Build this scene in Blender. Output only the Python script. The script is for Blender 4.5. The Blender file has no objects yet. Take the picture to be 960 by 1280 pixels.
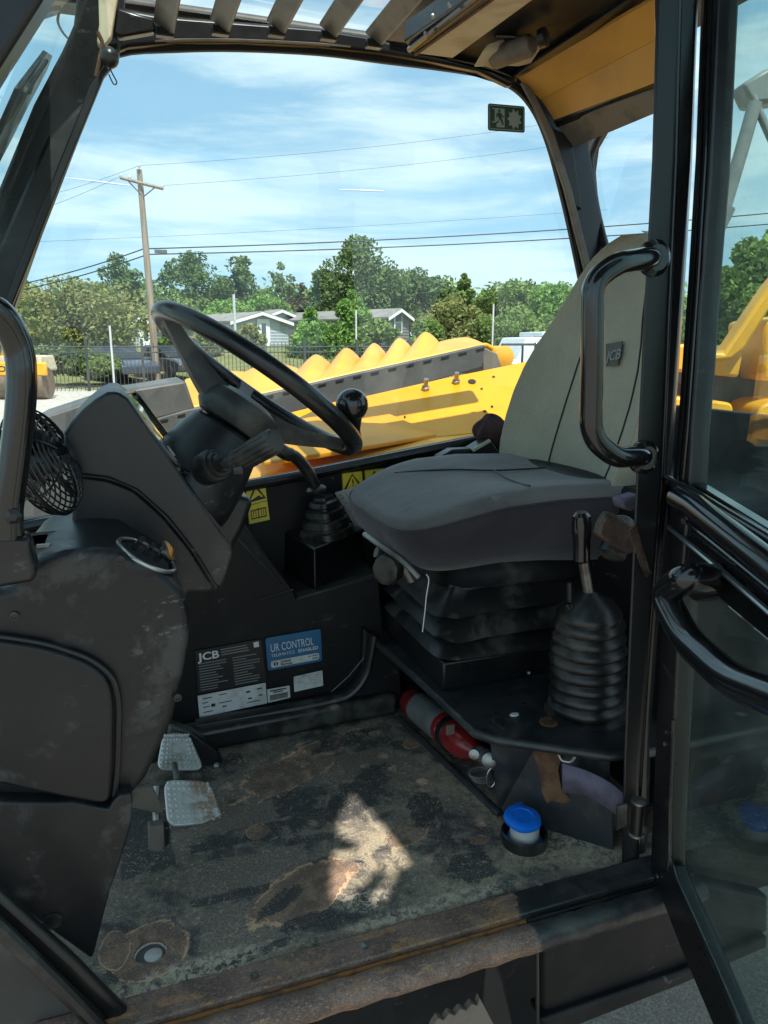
import bpy, bmesh, math, random
from mathutils import Vector as V, Matrix
random.seed(7)
S = bpy.context.scene
COL = S.collection
R = math.radians
# ---------------------------------------------------------------- camera
F, PIT, YAW = 924.0, R(12.8), R(19.5)
CAM = V((0, 0, 0.9))
fw = V((math.sin(YAW)*math.cos(PIT), math.cos(YAW)*math.cos(PIT), -math.sin(PIT)))
rt = V((math.cos(YAW), -math.sin(YAW), 0))
up = rt.cross(fw)
cd = bpy.data.cameras.new('camera'); cam = bpy.data.objects.new('camera', cd); COL.objects.link(cam)
cam.location = CAM; cam.rotation_euler = (R(90)-PIT, 0, -YAW)
cd.sensor_fit = 'VERTICAL'; cd.sensor_height = 36; cd.lens = F/1280*36
cd.clip_start = 0.01; cd.clip_end = 6000
S.camera = cam
# ---------------------------------------------------------------- sky, sun, exposure
SUN = V((0.06, -0.50, 0.864)).normalized()
w = bpy.data.worlds.new("World"); S.world = w; w.use_nodes = True
nt = w.node_tree; nt.nodes.clear()
N = nt.nodes.new; L = nt.links.new
out = N('ShaderNodeOutputWorld'); bg = N('ShaderNodeBackground'); bg.inputs[1].default_value = 0.125
sky = N('ShaderNodeTexSky'); sky.sky_type = 'NISHITA'; sky.sun_disc = False
sky.sun_elevation = math.asin(SUN.z); sky.sun_rotation = math.atan2(SUN.x, SUN.y)
sky.air_density = 1.0; sky.dust_density = 0.6; sky.ozone_density = 1.0
tc = N('ShaderNodeTexCoord'); mp = N('ShaderNodeMapping'); mp.inputs['Scale'].default_value = (1.1, 1.6, 7.5)
mp.inputs['Rotation'].default_value = (R(4), R(7), R(20))
n1 = N('ShaderNodeTexNoise'); n1.inputs['Scale'].default_value = 2.1; n1.inputs['Detail'].default_value = 8; n1.inputs['Roughness'].default_value = .58; n1.inputs['Distortion'].default_value = .35
mr = N('ShaderNodeMapRange'); mr.interpolation_type = 'SMOOTHSTEP'; mr.inputs[1].default_value = .38; mr.inputs[2].default_value = .64; mr.inputs[3].default_value = .02; mr.inputs[4].default_value = .85
mx = N('ShaderNodeMix'); mx.data_type = 'RGBA'; mx.inputs[7].default_value = (4.0, 4.9, 5.2, 1)
L(tc.outputs['Generated'], mp.inputs[0]); L(mp.outputs[0], n1.inputs['Vector']); L(n1.outputs[0], mr.inputs[0])
tn = N('ShaderNodeMix'); tn.data_type = 'RGBA'; tn.blend_type = 'MULTIPLY'; tn.inputs[0].default_value = 1; tn.inputs[7].default_value = (.93, 1.02, 1.0, 1); L(sky.outputs[0], tn.inputs[6])
fl_ = N('ShaderNodeMix'); fl_.data_type = 'RGBA'; fl_.inputs[0].default_value = .78; fl_.inputs[7].default_value = (1.6, 2.95, 3.9, 1); L(tn.outputs[2], fl_.inputs[6])
L(mr.outputs[0], mx.inputs[0]); L(fl_.outputs[2], mx.inputs[6]); L(mx.outputs[2], bg.inputs[0]); L(bg.outputs[0], out.inputs[0])
sl = bpy.data.lights.new('sun', 'SUN'); sl.energy = 3.7; sl.angle = R(.4); sl.color = (1, .95, .87)
so = bpy.data.objects.new('sun', sl); COL.objects.link(so); so.rotation_euler = SUN.to_track_quat('Z', 'Y').to_euler()
S.view_settings.view_transform = 'Standard'; S.view_settings.look = 'None'; S.view_settings.exposure = 1.1; S.view_settings.gamma = 1
S.cycles.max_bounces = 10; S.cycles.transparent_max_bounces = 24; S.cycles.use_denoising = True
S.cycles.caustics_reflective = False; S.cycles.caustics_refractive = False
# ---------------------------------------------------------------- placing
def ray(px, py): return fw + rt*((px-480)/F) + up*((640-py)/F)
def U(px, py, X=None, Y=None, Z=None):
    d = ray(px, py)
    t = (X-CAM.x)/d.x if X is not None else (Y-CAM.y)/d.y if Y is not None else (Z-CAM.z)/d.z
    return CAM + d*t
def UP(px, py, p, n):
    d = ray(px, py); return CAM + d*((V(p)-CAM).dot(n)/d.dot(n))
hf = V((math.sin(YAW), math.cos(YAW), 0))
def W(px, py, D):
    d = ray(px, py); return CAM + d*(D/d.dot(hf))
def PX(p, n):            # metres spanned by n photo pixels at point p
    return n/F*(V(p)-CAM).dot(fw)
def OU(pts, **k): return [U(x, y, **k) for x, y in pts]
def frame(px, py, ang, ratio, **k):   # centre, long axis, short-side axis, normal of a tilted disc
    c = U(px, py, **k); d = (c-CAM).normalized(); r0 = d.cross(V((0, 0, 1))).normalized(); u0 = r0.cross(d)
    a = r0*math.cos(R(ang)) - u0*math.sin(R(ang)); b = r0*math.sin(R(ang)) + u0*math.cos(R(ang))
    n = (b*math.sqrt(1-ratio*ratio) - d*ratio).normalized()
    return c, a, n.cross(a), n
def spline(p, n=8, closed=False):
    p = [V(q) for q in p]; o = []; m = len(p)
    for i in range(m if closed else m-1):
        if closed: a, b, c, d = p[i-1], p[i], p[(i+1) % m], p[(i+2) % m]
        else: a, b, c, d = p[max(i-1, 0)], p[i], p[i+1], p[min(i+2, m-1)]
        for k in range(n):
            t = k/n
            o.append(.5*((2*b)+(c-a)*t+(2*a-5*b+4*c-d)*t*t+(3*b-a-3*c+d)*t**3))
    if not closed: o.append(p[-1])
    return o
def rounded(p, r, n=5, closed=True):
    p = [V(q) for q in p]; o = []; m = len(p)
    for i in range(m):
        if not closed and i in (0, m-1): o.append(p[i]); continue
        a, b, c = p[i-1], p[i], p[(i+1) % m]
        e = min(r, (a-b).length*.45, (c-b).length*.45)
        s, t = b+(a-b).normalized()*e, b+(c-b).normalized()*e
        for k in range(n+1):
            u = k/n; o.append(s*(1-u)**2 + b*2*u*(1-u) + t*u*u)
    return o
# ---------------------------------------------------------------- mesh builder
class B:
    def __init__(s): s.v = []; s.f = []
    def add(s, vs, fs):
        o = len(s.v); s.v += [V(q) for q in vs]; s.f += [tuple(i+o for i in f) for f in fs]; return s
    def box(s, c, d, rot=None, taper=1.0):
        c = V(c); h = V(d)/2; vs = []
        for z in (-1, 1):
            k = taper if z > 0 else 1
            for x, y in ((-1, -1), (1, -1), (1, 1), (-1, 1)):
                q = V((x*h.x*k, y*h.y*k, z*h.z)); vs.append(c + (rot @ q if rot else q))
        return s.add(vs, [(3, 2, 1, 0), (4, 5, 6, 7), (0, 1, 5, 4), (1, 2, 6, 5), (2, 3, 7, 6), (3, 0, 4, 7)])
    def prism(s, pts, ext):
        e = V(ext); n = len(pts); vs = [V(q) for q in pts] + [V(q)+e for q in pts]
        return s.add(vs, [tuple(range(n)), tuple(range(2*n-1, n-1, -1))] + [(i, i+n, (i+1) % n+n, (i+1) % n) for i in range(n)])
    def ring(s, o, i, ext):
        e = V(ext); n = len(o); vs = [V(q) for q in o]+[V(q) for q in i]+[V(q)+e for q in o]+[V(q)+e for q in i]; f = []
        for k in range(n):
            j = (k+1) % n
            f += [(k, j, n+j, n+k), (2*n+j, 2*n+k, 3*n+k, 3*n+j), (k, 2*n+k, 2*n+j, j), (n+j, 3*n+j, 3*n+k, n+k)]
        return s.add(vs, f)
    def tube(s, path, r, n=12, closed=False, flat=1.0, cap=True):
        path = [V(q) for q in path]; m = len(path); rs = r if isinstance(r, (list, tuple)) else [r]*m
        vs = []; f = []; prev = None
        for i in range(m):
            if closed: t = path[(i+1) % m]-path[i-1]
            else: t = path[min(i+1, m-1)]-path[max(i-1, 0)]
            t.normalize()
            if prev is None:
                g = V((0, 0, 1)) if abs(t.z) < .9 else V((1, 0, 0)); a = t.cross(g).normalized()
            else:
                a = (prev - t*prev.dot(t)).normalized()
            prev = a; b = t.cross(a)
            for k in range(n):
                q = 2*math.pi*k/n; vs.append(path[i] + a*rs[i]*math.cos(q) + b*rs[i]*flat*math.sin(q))
        for i in range(m if closed else m-1):
            j = (i+1) % m
            for k in range(n):
                l = (k+1) % n; f.append((i*n+k, i*n+l, j*n+l, j*n+k))
        if not closed and cap: f += [tuple(range(n-1, -1, -1)), tuple(range((m-1)*n, m*n))]
        return s.add(vs, f)
    def lathe(s, prof, c=(0, 0, 0), axis=(0, 0, 1), n=32, xa=None, fx=1.0, fy=1.0, power=2.0, mod=None):
        ax = V(axis).normalized(); c = V(c)
        a = V(xa) if xa is not None else (V((1, 0, 0)) if abs(ax.x) < .9 else V((0, 1, 0)))
        a = (a-ax*a.dot(ax)).normalized(); b = ax.cross(a); vs = []; f = []; m = len(prof)
        for (r, z) in prof:
            for k in range(n):
                q = 2*math.pi*k/n; ca, sa = math.cos(q), math.sin(q)
                if power != 2: ca, sa = math.copysign(abs(ca)**(2/power), ca), math.copysign(abs(sa)**(2/power), sa)
                rr = r*(mod(q, z) if mod else 1)
                vs.append(c + ax*z + a*rr*ca*fx + b*rr*sa*fy)
        for i in range(m-1):
            for k in range(n):
                l = (k+1) % n; f.append((i*n+k, i*n+l, i*n+n+l, i*n+n+k))
        f += [tuple(range(n-1, -1, -1)), tuple(range((m-1)*n, m*n))]
        return s.add(vs, f)
    def grid(s, fn, nu, nv, closed=False):
        vs = [fn(i/nu, j/nv) for j in range(nv+1) for i in range(nu+(0 if closed else 1))]; w_ = nu if closed else nu+1
        f = [(j*w_+i, j*w_+(i+1) % w_, (j+1)*w_+(i+1) % w_, (j+1)*w_+i) for j in range(nv) for i in range(nu)]
        return s.add(vs, f)
    def ball(s, c, r, n=16, sq=(1, 1, 1)):
        c = V(c); vs = []; f = []; m = n//2
        for j in range(m+1):
            for i in range(n):
                p, q = math.pi*j/m, 2*math.pi*i/n
                vs.append(c+V((r*sq[0]*math.sin(p)*math.cos(q), r*sq[1]*math.sin(p)*math.sin(q), r*sq[2]*math.cos(p))))
        for j in range(m):
            for i in range(n): f.append((j*n+i, j*n+(i+1) % n, (j+1)*n+(i+1) % n, (j+1)*n+i))
        return s.add(vs, f)
    def build(s, name, m, parent=None, smooth=35, bevel=0, seg=2, solid=0, sub=0, **tags):
        off = V((0, 0, 0)); p = parent
        while p is not None: off += p.location; p = p.parent
        me = bpy.data.meshes.new(name); me.from_pydata([tuple(q-off) for q in s.v], [], s.f)
        bm = bmesh.new(); bm.from_mesh(me); bmesh.ops.remove_doubles(bm, verts=bm.verts, dist=1e-5)
        bmesh.ops.recalc_face_normals(bm, faces=bm.faces); bm.to_mesh(me); bm.free()
        me.materials.append(m)
        if smooth:
            me.shade_smooth(); me.set_sharp_from_angle(angle=R(smooth))
        o = bpy.data.objects.new(name, me); COL.objects.link(o); o.parent = parent
        if solid:
            k = o.modifiers.new('s', 'SOLIDIFY'); k.thickness = solid; k.offset = 0
        if bevel:
            k = o.modifiers.new('b', 'BEVEL'); k.width = bevel; k.segments = seg; k.limit_method = 'ANGLE'; k.angle_limit = R(30); k.harden_normals = False
        if sub:
            k = o.modifiers.new('u', 'SUBSURF'); k.levels = sub; k.render_levels = sub
        for a, b in tags.items(): o[a] = b
        return o
def T(name, label, cat, loc=(0, 0, 0), group=None):
    o = bpy.data.objects.new(name, None); COL.objects.link(o); o.location = V(loc); o.empty_display_size = .05
    o['label'] = label; o['category'] = cat
    if group: o['group'] = group
    return o
def dup(root, loc, label, rz=0):
    r_ = root.copy(); COL.objects.link(r_); r_.location = V(loc); r_['label'] = label; r_.rotation_euler.z = rz
    for ch in list(root.children):
        c = ch.copy(); COL.objects.link(c); c.parent = r_
        for g in ch.children:
            d = g.copy(); COL.objects.link(d); d.parent = c
    return r_
# ---------------------------------------------------------------- materials
def lk(t, a, b): t.links.new(a, b)
def mixc(t, fac, a, b, mode='MIX'):
    n = t.nodes.new('ShaderNodeMix'); n.data_type = 'RGBA'; n.blend_type = mode
    for sock, val in ((n.inputs[0], fac), (n.inputs[6], a), (n.inputs[7], b)):
        if isinstance(val, bpy.types.NodeSocket): lk(t, val, sock)
        elif isinstance(val, (int, float)): sock.default_value = val
        else: sock.default_value = (*val, 1)
    return n.outputs[2]
def mth(t, op, a, b=0.0, clamp=False):
    n = t.nodes.new('ShaderNodeMath'); n.operation = op; n.use_clamp = clamp
    for i, val in enumerate((a, b)):
        if isinstance(val, bpy.types.NodeSocket): lk(t, val, n.inputs[i])
        else: n.inputs[i].default_value = val
    return n.outputs[0]
def noise(t, vec, scale, detail=4, rough=.55, dist=0, st=None):
    n = t.nodes.new('ShaderNodeTexNoise'); n.inputs['Scale'].default_value = scale; n.inputs['Detail'].default_value = detail
    n.inputs['Roughness'].default_value = rough; n.inputs['Distortion'].default_value = dist
    if st:
        m = t.nodes.new('ShaderNodeMapping'); m.inputs['Scale'].default_value = st[:3]
        if len(st) > 3: m.inputs['Rotation'].default_value = st[3:6]
        lk(t, vec, m.inputs[0]); vec = m.outputs[0]
    lk(t, vec, n.inputs['Vector']); return n.outputs[0]
def ramp(t, v, a, b, lo=0.0, hi=1.0):
    n = t.nodes.new('ShaderNodeMapRange'); n.interpolation_type = 'SMOOTHSTEP'
    lk(t, v, n.inputs[0])
    for i, val in enumerate((a, b, lo, hi)): n.inputs[i+1].default_value = val
    return n.outputs[0]
def base(name):
    m = bpy.data.materials.new(name); m.use_nodes = True; t = m.node_tree
    p = t.nodes['Principled BSDF']; c = t.nodes.new('ShaderNodeTexCoord')
    return m, t, p, c.outputs['Object']
def bumpn(t, p, h, strength, dist=.002):
    b = t.nodes.new('ShaderNodeBump'); b.inputs['Strength'].default_value = strength; b.inputs['Distance'].default_value = dist
    lk(t, h, b.inputs['Height']); lk(t, b.outputs[0], p.inputs['Normal'])
def mat(name, c1, rough=.5, c2=None, vs=6, va=.45, vb=.65, metal=0, bump=0, bs=300, bd=.001, rvar=0, coat=0, spec=.5,
        scr=None, scrc=(.25, .25, .24), dust=None, dustc=(.16, .15, .125), st=None, sheen=0):
    m, t, p, oc = base(name)
    col = c1
    if c2: col = mixc(t, ramp(t, noise(t, oc, vs, 6, .6, .2, st), va, vb), c1, c2)
    ro = rough
    if dust:
        dm = ramp(t, noise(t, oc, dust[0], 7, .65, .3), dust[1], dust[2], 0, dust[3]); col = mixc(t, dm, col, dustc)
        ro = mth(t, 'ADD', mth(t, 'MULTIPLY', dm, .35), rough, True)
    if scr:
        sm = ramp(t, noise(t, oc, scr[0], 5, .5, .6, (1.6, .9, 3.8, .9, .5, .7)), scr[1], scr[2], 0, (scr[3] if len(scr) > 3 else .6)*.75); sm = mth(t, 'MULTIPLY', sm, ramp(t, noise(t, oc, 5.3, 3, .5), .50, .62)); sm = mth(t, 'MULTIPLY', sm, ramp(t, noise(t, oc, 160, 3, .6), .40, .58)); col = mixc(t, sm, col, scrc)
    if isinstance(col, bpy.types.NodeSocket): lk(t, col, p.inputs['Base Color'])
    else: p.inputs['Base Color'].default_value = (*col, 1)
    if rvar:
        ro = mth(t, 'ADD', ro, mth(t, 'MULTIPLY', mth(t, 'SUBTRACT', noise(t, oc, 14, 5, .6), .5), rvar), True)
    if isinstance(ro, bpy.types.NodeSocket): lk(t, ro, p.inputs['Roughness'])
    else: p.inputs['Roughness'].default_value = ro
    p.inputs['Metallic'].default_value = metal; p.inputs['Coat Weight'].default_value = coat; p.inputs['Specular IOR Level'].default_value = spec
    if sheen: p.inputs['Sheen Weight'].default_value = sheen; p.inputs['Sheen Roughness'].default_value = .5
    if bump: bumpn(t, p, noise(t, oc, bs, 3, .6), bump, bd)
    return m
def glass(name, tint, ior=1.5, dirt=.04, dc=(.5, .52, .5), graze=1.0):
    m = bpy.data.materials.new(name); m.use_nodes = True; t = m.node_tree; t.nodes.clear()
    o = t.nodes.new('ShaderNodeOutputMaterial'); tr = t.nodes.new('ShaderNodeBsdfTransparent'); tr.inputs[0].default_value = (*tint, 1)
    g = t.nodes.new('ShaderNodeBsdfGlossy'); g.inputs['Roughness'].default_value = .0; fr = t.nodes.new('ShaderNodeFresnel'); fr.inputs[0].default_value = ior
    a = t.nodes.new('ShaderNodeMixShader'); b = t.nodes.new('ShaderNodeMixShader'); d = t.nodes.new('ShaderNodeBsdfDiffuse'); d.inputs[0].default_value = (*dc, 1)
    c = t.nodes.new('ShaderNodeTexCoord'); nz = noise(t, c.outputs['Object'], 3.5, 6, .65, .5); k = ramp(t, nz, .4, .8, dirt*.3, dirt*2)
    # thin sheet: both faces reflect alike, so the outside index is used from behind too
    geo = t.nodes.new('ShaderNodeNewGeometry')
    ii = mth(t, 'ADD', mth(t, 'MULTIPLY', geo.outputs['Backfacing'], 1/ior-ior), ior); 
    lk(t, mth(t, 'ADD', mth(t, 'MULTIPLY', geo.outputs['Backfacing'], 0), ior), fr.inputs[0])
    dt = t.nodes.new('ShaderNodeVectorMath'); dt.operation = 'DOT_PRODUCT'; lk(t, geo.outputs['Incoming'], dt.inputs[0]); lk(t, geo.outputs['Normal'], dt.inputs[1])
    co = mth(t, 'ABSOLUTE', dt.outputs['Value']); sch = mth(t, 'POWER', mth(t, 'SUBTRACT', 1.0, co, True), 5.0)
    r0 = ((ior-1)/(ior+1))**2*1.7
    fac = mth(t, 'ADD', mth(t, 'MULTIPLY', sch, (1-r0)*graze), r0, True)
    lk(t, tr.outputs[0], a.inputs[1]); lk(t, d.outputs[0], a.inputs[2]); lk(t, k, a.inputs[0])
    lk(t, a.outputs[0], b.inputs[1]); lk(t, g.outputs[0], b.inputs[2]); lk(t, fac, b.inputs[0]); lk(t, b.outputs[0], o.inputs[0])
    return m
M = {}
M['plastic'] = mat('black_plastic', (.010, .0105, .012), .40, (.017, .0175, .019), 9, bump=.35, bs=900, bd=.0005, rvar=.25, spec=.4, scr=(14, .56, .63, .8), scrc=(.20, .20, .20), dust=(6, .53, .62, .45), dustc=(.10, .098, .092))
M['plastic2'] = mat('column_plastic', (.010, .011, .013), .36, (.018, .019, .022), 7, bump=.25, bs=900, bd=.0004, rvar=.2, dust=(6, .5, .75, .3), scr=(22, .62, .68, .4))
M['black'] = mat('black_paint', (.008, .0085, .009), .30, (.014, .014, .0145), 5, rvar=.25, scr=(16, .60, .67, .5), scrc=(.12, .12, .12), dust=(6, .52, .75, .3), dustc=(.07, .066, .058))
M['dull'] = mat('dull_black_panel', (.008, .0085, .0095), .5, (.014, .014, .015), 4, rvar=.25, bump=.2, bs=300, spec=.25, scr=(15, .60, .66, .45), dust=(7, .52, .75, .2), dustc=(.06, .057, .05))
M['gloss'] = mat('gloss_black_tube', (.008, .008, .009), .16, (.012, .012, .013), 5, rvar=.15, coat=.35, bump=.06, bs=120)
M['rubber'] = mat('rubber', (.012, .0125, .013), .34, (.022, .0215, .020), 8, rvar=.2, bump=.2, bs=400, dust=(12, .48, .66, .5), dustc=(.11, .10, .085))
M['wheelp'] = mat('steering_rim_plastic', (.010, .010, .011), .27, (.016, .016, .017), 12, rvar=.12, bump=.1, bs=700, bd=.0003)
M['spoke'] = mat('dusty_spoke', (.020, .020, .020), .5, (.05, .047, .042), 12, .5, .7, rvar=.2, dust=(9, .42, .75, .7), dustc=(.15, .14, .12), bump=.2, bs=600)
M['pillar'] = mat('pillar_paint', (.011, .012, .0135), .38, (.016, .0165, .0175), 3, rvar=.15, scr=(7, .68, .74, .3), scrc=(.1, .1, .1))
M['scuffed'] = mat('scuffed_black_trim', (.014, .015, .017), .5, (.03, .034, .034), 5, .45, .6, rvar=.2, scr=(12, .56, .68, .5), scrc=(.10, .11, .105))
M['steel'] = mat('bare_steel', (.30, .30, .29), .4, (.18, .165, .15), 20, metal=.85, rvar=.3, bump=.2, bs=200)
M['chrome'] = mat('silver_trim', (.42, .44, .45), .3, metal=.9, rvar=.15)
M['rust'] = mat('rust', (.085, .040, .020), .85, (.16, .085, .04), 22, bump=.6, bs=120, bd=.002)
M['white'] = mat('white_label', (.62, .63, .62), .45, (.45, .45, .44), 20)
M['print'] = mat('black_print', (.015, .015, .015), .5)
M['greyprint'] = mat('grey_print', (.20, .21, .21), .5)
M['lightprint'] = mat('white_print', (.66, .70, .72), .5)
M['labelblack'] = mat('black_label', (.012, .013, .015), .35, (.02, .02, .022), 20)
M['blue'] = mat('blue_label', (.02, .13, .27), .35, (.025, .16, .33), 9)
M['cap'] = mat('bright_blue_plastic', (.004, .16, .72), .33, (.005, .19, .80), 20, bump=.15, bs=200, rvar=.1)
M['neck'] = mat('milky_plastic', (.50, .50, .47), .4, (.38, .37, .33), 20)
M['gasket'] = mat('black_window_gasket', (.008, .008, .008), .6, (.012, .012, .012), 10)
M['underp'] = mat('dusty_grey_underside', (.050, .046, .042), .8, (.075, .068, .06), 6, dust=(8, .5, .7, .5))
M['rust2'] = mat('orange_rust_flakes', (.26, .115, .035), .9, (.12, .06, .03), 35, bump=.9, bs=90, bd=.003)
M['reflgrey'] = mat('grey_reflection_stand_in', (.22, .235, .23), .45, (.16, .17, .17), 6)  # grey for the shapes that imitate reflections in the door glass
M['red'] = mat('red_paint', (.22, .010, .012), .3, (.15, .01, .01), 14, coat=.3, dust=(12, .5, .8, .35), rvar=.2)
M['greylabel'] = mat('grey_paper_label', (.11, .12, .12), .55, (.16, .16, .15), 25, .4, .6)
M['warn'] = mat('yellow_warning_label', (.90, .70, .05), .45, (.80, .60, .05), 20)
M['green'] = mat('green_decal', (.010, .065, .038), .4)
M['decalgrey'] = mat('decal_grey_print', (.28, .33, .31), .5)
M['tan'] = mat('beige_headliner', (.52, .46, .33), .7, (.42, .35, .23), 12, bump=.3, bs=350, dust=(6, .5, .8, .4), dustc=(.2, .13, .07))
M['header'] = mat('tan_painted_header', (.58, .29, .05), .5, (.48, .235, .04), 4, bump=.15, bs=400, dust=(9, .62, .8, .3), dustc=(.35, .25, .12))
M['tan2'] = mat('weathered_trim', (.17, .145, .115), .6, (.1, .09, .075), 12, bump=.3, bs=200)
M['bar'] = mat('brown_grey_roof_bar', (.17, .15, .12), .45, (.10, .09, .075), 12, bump=.25, bs=200, rvar=.2, scr=(14, .62, .7, .4), scrc=(.3, .27, .22))
M['wire'] = mat('black_wire', (.010, .010, .011), .3)
M['strap'] = mat('purple_grey_webbing', (.12, .105, .15), .8, (.08, .072, .10), 25, bump=.6, bs=500, bd=.001)
M['tape'] = mat('torn_brown_cover', (.075, .048, .034), .6, (.03, .022, .018), 22, bump=1, bs=45, bd=.008)
M['cloth'] = mat('maroon_cloth', (.045, .022, .022), .9, (.07, .035, .033), 30, bump=.6, bs=80, bd=.004)
M['alu'] = mat('worn_alloy_pedal', (.62, .62, .59), .42, (.44, .43, .39), 22, metal=.25, bump=.3, bs=250, rvar=.2)
M['asphalt'] = None
M['glass'] = glass('clear_glass', (.80, .85, .85), 1.45, .02)
M['screen'] = glass('windscreen_glass', (.80, .93, .90), 1.5, .10, (.5, .6, .58), .25)
M['door_glass'] = glass('green_tinted_glass', (.80, .91, .88), 1.5, .10, (.46, .50, .49))
M['yellow'] = mat('machine_yellow', (.84, .39, .010), .42, (.78, .34, .010), 3, rvar=.15, scr=(6, .66, .72, .35), scrc=(.45, .3, .12), dust=(2.5, .55, .85, .35), dustc=(.5, .32, .10), coat=.15)
M['yellow2'] = mat('yellow_plate_paint', (.86, .36, .006), .45, (.80, .31, .006), 4, rvar=.15, scr=(14, .64, .7, .5), scrc=(.75, .45, .15), dust=(9, .58, .8, .3), dustc=(.6, .33, .12))
M['edge'] = mat('worn_grey_steel_edge', (.075, .075, .072), .55, (.12, .115, .105), 5, .4, .65, scr=(9, .58, .68, .6), scrc=(.22, .21, .19), rvar=.2, bump=.3, bs=60)
M['bark'] = mat('bark', (.13, .10, .075), .9, (.08, .06, .045), 3, bump=.8, bs=20, bd=.02)
M['polewood'] = mat('weathered_pole_wood', (.30, .24, .18), .9, (.20, .16, .12), 2, bump=.5, bs=15, bd=.02, st=(6, 6, .4))
M['galv'] = mat('pale_metal_post', (.55, .56, .56), .5, (.45, .46, .46), 6)
M['fence'] = mat('dark_fence_metal', (.035, .04, .042), .5, (.05, .055, .055), 4)
def fabric(name, c1, c2, vs):
    m, t, p, oc = base(name)
    wv = noise(t, oc, 260, 2, .5, 0); ww = noise(t, oc, vs, 6, .6, .3)
    col = mixc(t, ramp(t, ww, .35, .7), c1, c2); col = mixc(t, ramp(t, wv, .42, .62, 0, .30), col, [x*1.5 for x in c1])
    dm = ramp(t, noise(t, oc, 3.1, 6, .7, .4), .5, .78, 0, .35); col = mixc(t, dm, col, (.17, .16, .14))
    lk(t, col, p.inputs['Base Color']); p.inputs['Roughness'].default_value = .95; p.inputs['Sheen Weight'].default_value = .25; p.inputs['Specular IOR Level'].default_value = .2
    b2 = mth(t, 'ADD', mth(t, 'MULTIPLY', wv, .5), mth(t, 'MULTIPLY', noise(t, oc, 900, 2), .5)); b3 = mth(t, 'ADD', b2, mth(t, 'MULTIPLY', noise(t, oc, 9, 4, .5, .8, (1, 2.2, 1)), 3.5)); bumpn(t, p, b3, .55, .0014)
    return m
M['seat'] = fabric('charcoal_seat_fabric', (.085, .080, .076), (.14, .132, .125), 5)
M['seatside'] = fabric('purple_black_seat_side', (.026, .0225, .029), (.038, .034, .041), 6)
M['back'] = fabric('olive_grey_backrest_fabric', (.285, .265, .195), (.35, .325, .245), 4)
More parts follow.
